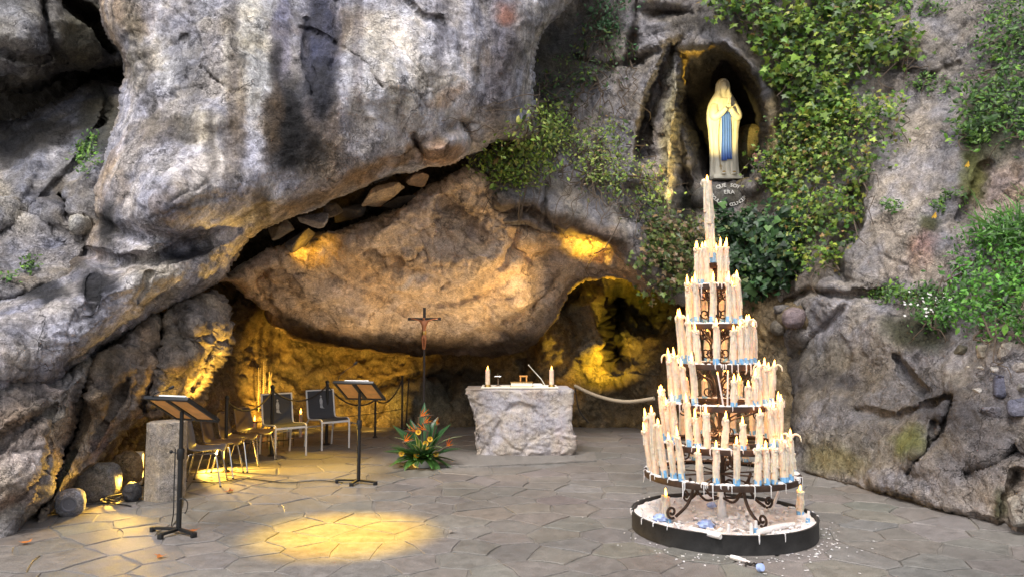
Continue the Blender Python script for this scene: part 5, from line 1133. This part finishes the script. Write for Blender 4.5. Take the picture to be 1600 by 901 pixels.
for k in range(26):
    az = rfw.uniform(2.9, 6.5) if k < 16 else rfw.uniform(0, 6.28); big_leaf((.07*math.cos(az), .07*math.sin(az), .1), az, rfw.uniform(-.1, .9), rfw.uniform(.2, .34), rfw.uniform(.03, .055), rfw.uniform(.5, 1.3), MG if k % 3 else DG)
for k in range(12): az = rfw.uniform(0, 6.28); big_leaf((.05*math.cos(az), .05*math.sin(az), .12), az, rfw.uniform(.6, 1.3), rfw.uniform(.3, .48), .022, rfw.uniform(.5, 1.2), MG, CRM)
for k in range(24): az = rfw.uniform(0, 6.28); big_leaf((.06*math.cos(az), .06*math.sin(az), .1), az, rfw.uniform(.0, .8), rfw.uniform(.26, .4), .007, .6, MG)
def daisy_f(x, z, r=.035):
    m = MB(); y = -.12-.1*(.4-z)
    for k in range(16):
        a = 2*math.pi*k/16; a1 = a+.16; m.raw([(x+.3*r*math.cos(a-.1), y, z+.3*r*math.sin(a-.1)), (x+.3*r*math.cos(a1-.05), y, z+.3*r*math.sin(a1-.05)), (x+r*math.cos(a1), y-.008, z+r*math.sin(a1)), (x+r*1.05*math.cos(a), y-.012, z+r*1.05*math.sin(a)), (x+r*math.cos(a-.16), y-.008, z+r*math.sin(a-.16))], [(0, 1, 2, 3, 4)])
    o = m.build('daisy', M_YEL, FL, smooth=False); m = MB(); m.ball((x, y-.006, z), (r*.36, .008, r*.36), 9, 5); m.build('flower_centre', M_DISC, o)
    m = MB(); m.tube([(x, y+.006, z), (x*.6, y*.5, z*.6+.04), (0, 0, .1)], .004, 5); m.build('flower_stalk', M_STEM, o)
for x, z in [(-.22,.175),(.17,.17),(.05,.29),(-.035,.42),(.10,.34),(-.05,.16),(.08,.22)]: daisy_f(x, z, .031)
def strel(x, z, az, s=1):
    m = MB(); y = -.08; b = Vector((x, y, z)); d = Vector((math.cos(az), -.3, 0))
    for e, L_ in ((.3, .13), (.7, .14), (1.1, .13), (.1, .1), (1.5, .1)):
        q = d*math.cos(e)+Z*math.sin(e); m.raw([b, b+q*L_*.5*s+Vector((0, -.016, .004)), b+q*L_*s, b+q*L_*.5*s+Vector((0, .016, -.012)), b+q*L_*.5*s+Vector((.0, 0, -.02))], [(0, 1, 2), (0, 2, 3), (0, 4, 2), (0, 1, 4)])
    o = m.build('bird_of_paradise', M_ORG, FL, smooth=False); m = MB(); m.tube([b+d*.16*s+Z*.02, b+d*.05, b-d*.02-Z*.015, Vector((x*.4, -.02, .12))], [.002, .012, .011, .007], 6); m.build('flower_stalk', M_STEM, o)
for x, z, az in [(-.02,.60,.2),(-.06,.42,2.6),(.02,.52,.5),(.16,.50,1.2),(.28,.25,.8),(-.20,.31,.4),(.05,.44,2.9)]: strel(x, z, az)
# ---------------------------------------------------------------- statue in the niche
M_MARB = simple('statue_marble', (.78, .74, .62), .5, 0, .08, 12, .003, 40); M_SASH = simple('blue_sash', (.08, .18, .62), .55, 0, .12, 12)
M_LEDGE = rock_mat('ledge_stone', .5, .006); M_LETTER = simple('pale_lettering', (.62, .60, .56), .6)
sb = P(1132, 283, 13.15); ST = empty('statue', sb, R(4), 'white marble statue of a praying veiled woman with blue sash in the niche', 'statue'); ST.scale = (1.04, 1.03, 1.0)
m = MB(); m.box((0, 0, .035), (.52, .42, .07)); m.build('plinth', M_MARB, ST, bevel=.01)
zs = [.07,.12,.25,.45,.7,.95,1.12,1.25,1.38,1.47,1.53,1.57,1.61,1.66,1.72,1.78,1.83,1.865,1.88]
rx = [.255,.25,.24,.235,.24,.262,.285,.288,.262,.225,.19,.165,.142,.132,.127,.117,.09,.05,.008]
ry = [.19,.185,.175,.17,.168,.172,.175,.172,.155,.138,.125,.118,.118,.122,.126,.12,.095,.055,.008]
n = 72; m = MB(); vs = []; rows = 90
for i in range(rows+1):
    z = zs[0]+(zs[-1]-zs[0])*i/rows; a, b = np.interp(z, zs, rx), np.interp(z, zs, ry)
    for k in range(n):
        q = 2*math.pi*k/n; fr = math.sin(q)                       # front is -Y: q = 3pi/2
        da = abs(((q-1.5*math.pi+math.pi) % (2*math.pi))-math.pi)   # angle from the front
        op = np.interp(z, [.07, .9, 1.25, 1.42, 1.5, 1.58, 1.8, 1.84], [.62, .75, .8, .55, .4, .62, .62, .0])
        veil = float(sstep(op-.12, op+.08, np.array(da)))
        low = np.interp(z, [.07, 1.0, 1.35, 1.5], [1, .8, .3, .08])
        fold = .05*math.cos(13*q+1.5*math.sin(3*z))+.035*math.cos(23*q-2*z)
        rr = (1+fold*low*(1 if veil < .5 else .75))*(.84+.16*veil if z < 1.48 else .62+.38*veil)
        vs.append((a*rr*math.cos(q), b*rr*math.sin(q), z))
fs = [(i*n+k, i*n+(k+1) % n, (i+1)*n+(k+1) % n, (i+1)*n+k) for i in range(rows) for k in range(n)]+[tuple(range(n))[::-1], tuple(range(rows*n, rows*n+n))]
m.raw(vs, fs); m.build('robe', M_MARB, ST)
def face(d):
    r = 1-.10*max(0, -d.z)*abs(d.x)*1.5
    if d.y < -.3:
        r += .16*math.exp(-(d.x/.13)**2-((d.z+.08)/.22)**2)-.05*(math.exp(-((d.x-.36)/.16)**2-((d.z-.14)/.12)**2)+math.exp(-((d.x+.36)/.16)**2-((d.z-.14)/.12)**2))+.04*math.exp(-(d.x/.2)**2-((d.z+.47)/.07)**2)-.035*math.exp(-(d.x/.22)**2-((d.z+.56)/.05)**2)+.03*math.exp(-(d.x/.25)**2-((d.z+.8)/.15)**2)
    return r
m = MB(); m.ball((0, -.066, 1.705), (.074, .083, .112), 36, 30, fn=face); m.lathe([(.05, 1.52), (.046, 1.58), (.05, 1.66)], 14, (0, -.03, 0)); m.build('head', M_MARB, ST)
for s in (-1, 1):
    m = MB(); m.tube(cr([(s*.17, -.05, 1.36), (s*.2, -.10, 1.22), (s*.19, -.14, 1.13), (s*.11, -.205, 1.17), (s*.04, -.25, 1.25)], 5), [.07,.075,.078,.08,.082,.084,.085,.085,.084,.082,.078,.07,.062,.058,.055,.052,.05,.048,.045,.042,.04], 12); m.build('sleeve', M_MARB, ST)
    m = MB(); m.ball((s*.016, -.275, 1.30), (.014, .032, .05), 10, 8, Matrix.Rotation(-.25, 3, 'X'))
    for k in range(4):
        y = -.248-.017*k; L_ = (.085, .1, .095, .075)[k]; m.tube([(s*.015, y, 1.335), (s*.012, y-.01, 1.335+L_*.6), (s*.006, y-.018, 1.335+L_)], [.0095, .009, .006], 6)
    m.tube([(s*.02, -.25, 1.285), (s*.022, -.225, 1.32), (s*.012, -.222, 1.355)], [.011, .01, .007], 6); m.build('hand', M_MARB, ST)
m = MB()
for x0, x1, zb2 in ((-.085, -.005, .33), (.0, .075, .36)):
    vs = []; N2 = 16
    for i in range(N2+1):
        z = 1.2+(zb2-1.2)*i/N2; y = -.86*np.interp(z, zs, ry)-.028-.006*math.sin(9*z); sp = 1+.25*(1-z/1.2)
        for j in range(7): u = j/6; vs.append(((x0+(x1-x0)*u)*sp*.95-.01, y-.012*math.cos(3.5*math.pi*u), z))
    m.raw(vs, [(i*7+j, i*7+j+1, (i+1)*7+j+1, (i+1)*7+j) for i in range(N2) for j in range(6)])
o = m.build('sash', M_SASH, ST); md = o.modifiers.new('t', 'SOLIDIFY'); md.thickness = .012
m = MB(); m.lathe([(.232, 1.13), (.24, 1.16), (.24, 1.2), (.23, 1.22)], 40, sy=.66, cap=False); m.build('waistband', M_SASH, ST)
m = MB()
for k in range(44):
    t = k/43; z = 1.2-.95*t; x = -.105-.035*math.sin(math.pi*t)-.02*t; y = -.86*float(np.interp(z, zs, ry))-.015; m.ball((x, y, z), .0095, 6, 4)
m.box((-.12, -.175, .21), (.012, .008, .09)); m.box((-.12, -.176, .225), (.05, .008, .012)); m.build('rosary', M_GOLD, ST)
for s in (-1, 1):
    m = MB(); m.ball((s*.09, -.20, .085), (.045, .07, .028), 10, 7); m.build('foot', M_MARB, ST)
    m = MB()
    for k in range(6): a = k*1.05; m.ball((s*.09+.016*math.cos(a), -.235+.012*math.sin(a), .115), .014, 7, 5)
    m.ball((s*.09, -.235, .122), .012, 7, 5); m.build('rose', M_GOLD, ST)
# ledge stone with the inscription, and the block behind the statue
def boulder(name, c, r, mat, parent, col, seed, rough=.18, seg=20, label=None, cat=None, sx=1.0):
    bm = bmesh.new(); bmesh.ops.create_icosphere(bm, subdivisions=4 if seg > 14 else 3, radius=1); me = bpy.data.meshes.new(name); bm.to_mesh(me); bm.free()
    co = np.array([tuple(v.co) for v in me.vertices]); w1, id1 = worley(co+seed*3.3, 1.3, seed % 9)
    sh = np.sign(co)*np.abs(co)**.75
    co = sh*(1+rough*(fbm(co+seed*7.1, 1.3, 4, .55)*1.4+.5*(id1-.5)+.35*fbm(co+seed, 4, 3, .6, True)-.15))[:, None]*np.array(r)
    me.vertices.foreach_set('co', co.astype(np.float32).ravel()); cc = np.array(col)[None]*(1+.5*fbm(co/np.max(r)+seed, 2.5, 4))[:, None]
    a = me.color_attributes.new('col', 'FLOAT_COLOR', 'POINT'); a.data.foreach_set('color', np.hstack([np.clip(cc, .01, .9), np.ones((len(cc), 1))]).astype(np.float32).ravel())
    for p_ in me.polygons: p_.use_smooth = True
    me.materials.append(mat); o = link(name, me, parent); o.location = c; return tag(o, label, cat)
lp = P(1134, 308, 12.5); lw = empty('inscribed_ledge', lp, 0, 'grey ledge stone under the statue carrying curved pale lettering', 'ledge')
boulder('stone', (0, .25, 0), (.52, .40, .245), M_LEDGE, lw, (.12, .115, .105), 3, .05)
boulder('stone', (.46, .2, .12), (.26, .25, .25), M_LEDGE, lw, (.2, .17, .1), 5, .1)
def letters(txt, path, size, parent, name='inscription'):
    """each character a small raised mesh set along a path of (x, z, angle)"""
    m = MB()
    for ch, (x, z, a) in zip(txt, path):
        if ch == ' ': continue
        cu = bpy.data.curves.new('tmp', 'FONT'); cu.body = ch; cu.size = size; cu.extrude = .006; cu.align_x = 'CENTER'; cu.resolution_u = 2
        o = bpy.data.objects.new('tmp', cu); C.objects.link(o); dg = bpy.context.evaluated_depsgraph_get(); me = o.evaluated_get(dg).to_mesh()
        c, s = math.cos(a), math.sin(a); m.raw([(x+v.co.x*c-v.co.y*s, -v.co.z, z+v.co.x*s+v.co.y*c) for v in me.vertices], [tuple(p_.vertices) for p_ in me.polygons]); o.evaluated_get(dg).to_mesh_clear(); bpy.data.objects.remove(o); bpy.data.curves.remove(cu)
    o = m.build(name, M_LETTER, parent, smooth=False, kind='stuff'); o.location = (0, -.185, 0); o.rotation_euler = (R(-12), 0, 0); return o
def arc(txt, cx, cz, r, a0, a1, up=True):
    n = len(txt); out = []
    for i in range(n):
        a = R(a0+(a1-a0)*i/(n-1)); out.append((cx+r*math.cos(a), cz+r*math.sin(a), a-math.pi/2 if up else a+math.pi/2))
    return out
letters('QUE SOY', arc('QUE SOY', 0, -.25, .40, 113, 67), .095, lw)
letters('ERA', [(-.06, .02, 0), (.0, .02, 0), (.065, .02, 0)], .095, lw)
letters('IMMACULADA COUNCEPCIOU', arc('IMMACULADA COUNCEPCIOU', .0, .15, .35, 186, 354, False), .085, lw)
q = P(1172, 235, 13.75); o = boulder('niche_block', q, (.30, .22, .48), M_LEDGE, None, (.17, .145, .075), 8, .08); tag(o, 'mossy brown stone block standing behind the statue at right', 'stone')
plant('rose_branch', [(1172,250),(1185,225),(1196,245),(1200,268),(1184,276)], 60, .05, 'oval', GR_, (3,2,2,1), 'thin leafy rose branch with pink blooms beside the statue', 'plant', 77, (.05, .3), .3, 4, hang=30)
rb = bpy.data.objects['rose_branch']
for x, y in ((1180, 244), (1188, 243), (1183, 251)):
    m = MB(); c = P(x, y, 12.55)-rb.location
    for k in range(7): a = k*.9; m.ball(c+Vector((.028*math.cos(a), 0, .028*math.sin(a))), (.026, .02, .026), 7, 5)
    m.build('rose', simple('pink_petal', (.62, .28, .25), .6), rb)
# ---------------------------------------------------------------- stones, speakers, cables, fence, litter
def angular(name, c, r, mat, parent, col, seed, label=None, cat=None):
    """hewn stone: convex hull of random points, chipped edges, fine relief"""
    q = random.Random(seed); bm = bmesh.new()
    for k in range(15):
        d = Vector((q.gauss(0, 1), q.gauss(0, 1), q.gauss(0, 1))).normalized(); e = max(abs(d.x), abs(d.y), abs(d.z)); d = d*(.45+.55/e)*q.uniform(.82, 1.05); bm.verts.new((d.x*r[0], d.y*r[1], d.z*r[2]))
    h = bmesh.ops.convex_hull(bm, input=bm.verts); bmesh.ops.delete(bm, geom=[v for v in h['geom_interior'] if isinstance(v, bmesh.types.BMVert)], context='VERTS')
    bmesh.ops.bevel(bm, geom=list(bm.edges), offset=min(r)*.09, segments=1, affect='EDGES'); bmesh.ops.triangulate(bm, faces=bm.faces); bmesh.ops.subdivide_edges(bm, edges=bm.edges, cuts=2, use_grid_fill=True)
    me = bpy.data.meshes.new(name); bm.to_mesh(me); bm.free(); co = np.array([tuple(v.co) for v in me.vertices]); nr = np.array([tuple(v.normal) for v in me.vertices])
    co = co+nr*(min(r)*.22*fbm(co/min(r)+seed, .9, 4, .6))[:, None]; me.vertices.foreach_set('co', co.astype(np.float32).ravel())
    cc = np.array(col)[None]*(1+.6*fbm(co/min(r)+seed, .8, 4))[:, None]; a = me.color_attributes.new('col', 'FLOAT_COLOR', 'POINT'); a.data.foreach_set('color', np.hstack([np.clip(cc, .01, .9), np.ones((len(cc), 1))]).astype(np.float32).ravel())
    me.materials.append(mat); o = link(name, me, parent); o.location = c; o.rotation_euler = (0, q.gauss(0, .15), q.gauss(0, .2)); return tag(o, label, cat)
for i, (x, y, rx, ry, c) in enumerate([(1529,547,21,11,(.40,.37,.33)),(1575,545,19,15,(.42,.39,.35)),(1560,604,27,20,(.085,.085,.11)),(1600,633,36,18,(.10,.10,.125)),(1545,640,17,13,(.15,.14,.145)),(1594,606,8,9,(.20,.19,.17)),(1523,610,6,9,(.38,.36,.33)),(1598,574,14,12,(.33,.30,.27)),(1524,573,7,6,(.4,.38,.35)),(1552,578,9,6,(.36,.34,.31)),(1612,690,20,24,(.16,.15,.14)),(1497,545,14,10,(.12,.11,.08)),(1600,800,28,40,(.24,.225,.205))]):
    p, nn = surf(x, y); k = p.y/F; angular('stone', p-nn*.035, (rx*k, .12, ry*k), M_LEDGE, cliff, c, 20+i)
for i, (x, y, d, rx, ry, ro, c) in enumerate([(440,362,10.2,22,14,-.5,(.12,.10,.08)),(492,346,10.5,30,13,-.2,(.26,.235,.225)),(520,332,10.7,15,13,-.6,(.08,.06,.045)),(594,304,10.9,40,14,-.42,(.33,.245,.165)),(652,280,11.0,20,12,-.1,(.16,.11,.08)),(545,335,11.1,34,12,-.4,(.06,.05,.04)),(470,376,10.8,26,10,-.7,(.09,.075,.06)),(624,316,11.4,30,10,-.3,(.06,.05,.04))]):
    k = d/F; o = angular('stone', P(x, y, d), (rx*k, .3, ry*k), M_LEDGE, ceiling, c, 70+i); o.rotation_euler = (0, ro, 0)
for i, (x, y, rx, ry, c) in enumerate([(1240,495,17,16,(.2,.155,.15)),(1215,512,10,12,(.14,.12,.09)),(1222,482,12,8,(.14,.125,.11)),(124,350,13,16,(.36,.35,.33))]):
    p, nn = surf(x, y); k = p.y/F; par = cliff if x > 700 else overhang; boulder('stone', p-nn*.02, (rx*k, .14, ry*k), M_LEDGE, par, c, 50+i, .2, 10)
M_GRAN = rock_mat('speckled_grey', .7, .006, .8, 2.5)
p = PG(110, 803); t = empty('rock_speaker', (p.x, p.y, 0), .3, 'grey rock-shaped garden loudspeaker with round grille on the floor at left', 'loudspeaker')
boulder('housing', (0, 0, .11), (.13, .11, .13), M_GRAN, t, (.26, .26, .29), 61, .06)
m = MB(); m.lathe([(.065, 0), (.07, .012), (.058, .012), (.05, .004), (.004, .004)], 22, cap=False); o = m.build('grille', M_SHELLG, t); o.rotation_euler = (R(90), 0, 0); o.location = (0.01, -.112, .12)
p = PG(140, 785); o = boulder('grey_boulder', (p.x, p.y+.15, .16), (.23, .16, .22), M_GRAN, None, (.2, .19, .18), 62, .14); tag(o, 'rounded grey boulder leaning behind the rock-shaped loudspeaker', 'boulder')
p = PG(172, 772); o = boulder('broken_stone', (p.x, p.y+.3, .2), (.17, .12, .2), M_LEDGE, None, (.3, .22, .12), 63, .22); tag(o, 'jagged yellow-lit stone in the gap behind the pillar', 'stone')
p = PG(197, 765); t = empty('floodlight', (p.x, p.y+.25, 0), .35, 'white box floodlight standing under the rock behind the pillar', 'floodlight')
m = MB(); m.box((0, 0, .2), (.09, .12, .36)); m.build('housing', M_WHITE, t, bevel=.006); m = MB(); m.box((.048, 0, .22), (.006, .1, .26)); m.build('glass', simple('lit_lamp_glass', (1, .8, .4), .3, emis=(1, .6, .12, 3)), t); m = MB(); m.box((0, 0, .01), (.14, .14, .02)); m.build('foot', M_BLACK, t)
p = PG(206, 782); o = boulder('dark_stone', (p.x, p.y, .09), (.08, .08, .1), M_GRAN, None, (.09, .09, .1), 64, .1); tag(o, 'small dark rounded stone against the left side of the pillar', 'stone')
rk = random.Random(3); pts = []
for k in range(26): a = k*.9; pts.append((176+16*math.cos(a)+rk.gauss(0, 5)+k*.4, 777+4*math.sin(a)+rk.gauss(0, 2.5)))
w_ = [PG(x, y, .02+.05*rk.random()) for x, y in pts]; m = MB(); b = w_[0].copy(); m.tube([Vector(c)-b for c in cr(w_, 5)], .007, 6); o = m.build('cable', M_CABLE); o.location = b; tag(o, 'tangled black cable heap on the floor between the boulder and pillar', 'cable')
cable([(120, 790), (150, 786), (180, 786), (205, 790)], 'black cable on the floor running from the speaker to the pillar')
cable([(300, 752), (288, 770), (284, 790), (276, 812)], 'short black cable on the floor joining the shell chairs and front lectern', .005)

# rope barrier posts along the back
M_POST = simple('dark_post', (.03, .027, .024), .55, .4, .3, 12); M_ROPE = simple('pale_rope', (.36, .29, .2), .9, 0, .2, 80, .004, 160); M_CHAIN = simple('dark_rope', (.03, .025, .02), .8)
PO = [(352, 736, .9, .022, 'dark barrier post behind the brown shell chairs at left'), (424, 712, .95, .024, 'dark barrier post directly behind the first mesh chair'), (510, 694, .95, .024, 'dark barrier post directly behind the second mesh chair'), (586, 683, .66, .018, 'dark barrier post right of the rear lectern'), (628, 674, .95, .018, 'slim grey barrier post left of the crucifix'), (634, 671, .9, .014, 'thinner grey post leaning beside the slim barrier post')]
PP = []
for i, (x, y, h, r, lab) in enumerate(PO):
    p = PG(x, y); t = empty('barrier_post', (p.x, p.y, 0), 0, lab, 'post', 'barrier posts at the back of the cave'); PP.append((p, h))
    m = MB(); m.tube([(0, 0, 0), (0, 0, h)], r, 10); m.build('post', M_POST, t); m = MB(); m.lathe([(r*2.4, 0), (r*2.4, .012), (r*1.1, .03)], 14); m.build('foot', M_POST, t)
    m = MB(); m.ball((0, 0, h+.02), r*1.4, 10, 7); m.build('knob', M_POST, t)
    if i == 5: t.rotation_euler = (0, .05, 0)
NMS = ['left', 'second', 'third', 'fourth']
LABR = ['sagging dark rope between the two posts behind the shell chairs', 'sagging dark rope between the posts behind the mesh chairs', 'dark rope hanging behind the rear lectern', 'dark rope hooked up to the slim grey post']
for i in range(4):
    (a, ha), (b, hb) = PP[i], PP[i+1]; a = a+Z*(ha-.03); b = b+Z*(hb-.03); m = MB()
    m.tube([(b-a)*t+Z*(-.85*t*(1-t)*.9) for t in [k/14 for k in range(15)]], .012, 6); o = m.build('barrier_rope', M_CHAIN); o.location = a; tag(o, LABR[i], 'rope', 'barrier ropes')
for i in (2, 3):
    (a, ha), (b, hb) = PP[i], PP[i+1]; a = a+Z*.4; b = b+Z*.4; m = MB(); m.tube([(b-a)*t for t in (0, .5, 1)], .006, 6); o = m.build('rail', M_POST); o.location = a; tag(o, ['thin dark rail low behind the rear lectern', 'thin dark rail low beside the slim grey post'][i-2], 'rail')
w_ = [P(898, 602, 12.6), P(925, 615, 12.4), P(955, 624, 12.2), P(985, 627, 12.0), P(1022, 622, 11.7)]; m = MB(); m.tube([Vector(c)-w_[0] for c in cr(w_, 6)], .03, 9); o = m.build('thick_rope', M_ROPE); o.location = w_[0]; tag(o, 'thick pale rope sagging between the altar and candle pyramid', 'rope')
m = MB(); m.tube([Vector(c)-w_[0] for c in cr([w_[0], P(905, 640, 12.7), P(920, 660, 12.8)], 6)], .012, 6); o = m.build('hanging_cable', M_CHAIN); o.location = w_[0]; tag(o, 'dark cable hanging down the rock from the rope end', 'cable')
# votive lights and hanging rosaries in the left recess
for i, (x, y, d, lab) in enumerate([(398, 652, 12.6, 'left small votive flame low at the back behind the chairs'), (428, 647, 12.6, 'votive flame showing through the first mesh chair'), (451, 645, 12.6, 'bright votive flame between the two mesh chairs, left one'), (470, 641, 12.6, 'bright votive flame between the two mesh chairs, right one')]):
    q = P(x, y, d); t = empty('votive_candle', q-Z*.06, 0, lab, 'candle', 'votive candles in the left recess'); MB().lathe([(.03, -.55), (.03, 0), (.02, .005)], 10).build('wax_body', M_WAX, t); MB().lathe([(.004, .01), (.018, .03), (.012, .06), (.001, .1)], 8).build('flame', M_FLAME, t)
for i, (x, y0, y1, lab) in enumerate([(404, 575, 650, 'leftmost pale rosary string hanging in the lit recess'), (412, 566, 640, 'longest rosary cluster hanging in the middle of the lit recess'), (421, 582, 632, 'short pinkish rosary bunch hanging right in the lit recess')]):
    q = P(x, y0, 13.0); m = MB(); e = P(x, y1, 13.0)-q
    for s in range(4):
        for k in range(22): t = k/21; m.ball(e*t*(.6+.12*s)+Vector((.03*math.sin(3*t+s*1.7), .02*s, 0)), .007, 5, 4)
    m.tube([Vector((0, 0, .02)), e*.9], .006, 5)
    for k in range(0): m.box(e*(.3+.12*k)+Vector((rk.gauss(0, .02), 0, 0)), (.02, .01, .03))
    o = m.build('hanging_rosary', M_ROPE, kind=None); o.location = q; tag(o, lab, 'rosary')
# low grille in front of the recess
gb = PG(395, 706); t = empty('low_grille', gb, 0, 'low dark iron grille behind the first mesh chair', 'grille'); m = MB()
for zz in (.12, .42): m.tube([(-.2, 0, zz), (.45, .5, zz)], .008, 6)
m.build('rail', M_POST, t)
for k in range(11): m = MB(); f = k/10; m.tube([(-.2+.65*f, .5*f, .02), (-.2+.65*f, .5*f, .46)], .005, 5); m.build('bar', M_POST, t)
# low step under the altar
sa, sb_ = PG(600, 722), PG(905, 716); m = MB(); m.raw([(-2.0, 9.9, .0), (-.45, 9.7, 0), (1.15, 10.15, 0), (1.2, 10.9, 0), (-1.9, 10.9, 0)]+[(-2.0, 9.9, .018), (-.45, 9.7, .018), (1.15, 10.15, .018), (1.2, 10.9, .018), (-1.9, 10.9, .018)], [(5, 6, 7, 8, 9)]+[(i, (i+1) % 5, (i+1) % 5+5, i+5) for i in range(5)], (.19, .175, .16))
tag(m.build('altar_step', M_STONE, bevel=0, smooth=False), kind='structure')
# fallen leaves
M_DRY = col_mat('dry_leaf', .8, .2, .2, .3)
for i, (x, y, c, s, lab) in enumerate([(40, 850, (.5, .17, .04), .06, 'orange dry leaf on the paving at the far left'), (252, 871, (.45, .15, .04), .055, 'reddish dry leaf on the paving below the front lectern'), (300, 832, (.4, .13, .04), .07, 'brown dry leaf beside the foot of the front lectern'), (361, 769, (.38, .13, .05), .075, 'dry brown leaf on the paving right of the nearest shell chair'), (361, 741, (.3, .1, .04), .09, 'crumpled reddish leaf under the shell chairs'), (707, 832, (.3, .26, .22), .05, 'pale grey leaf fragment on the paving in the middle'), (330, 748, (.4, .2, .08), .05, 'small leaf under the nearest shell chair')]):
    tv, tf = leaf_tpl('maple'); m = MB(); s *= .68; v = [(a*s*2*(1+.3*rk.random()), b*s*2, .012+abs(cc)*s*1.5+.25*s*a*a*4) for a, b, cc in tv]; m.raw(v, tf, c); o = m.build('fallen_leaf', M_DRY); p = PG(x, y); o.location = (p.x, p.y, .004); o.rotation_euler.z = rk.uniform(0, 6); tag(o, lab, 'leaf', 'fallen leaves on the paving')
for i, (x, y, lab) in enumerate([(1506, 264, 'yellow fallen leaf caught on the mossy rock at upper right'), (1456, 341, 'yellow fallen leaf in the mossy hollow above the ledge')]):
    p, nn = surf(x, y); tv, tf = leaf_tpl('ivy'); m = MB(); m.raw([(a*.055+b*.03, cc*.1-.03, b*.075) for a, b, cc in tv], tf, (.6, .36, .05)); o = m.build('fallen_leaf', M_DRY); o.location = p+nn*.04+Vector((0, -.05, 0)); tag(o, lab, 'leaf')
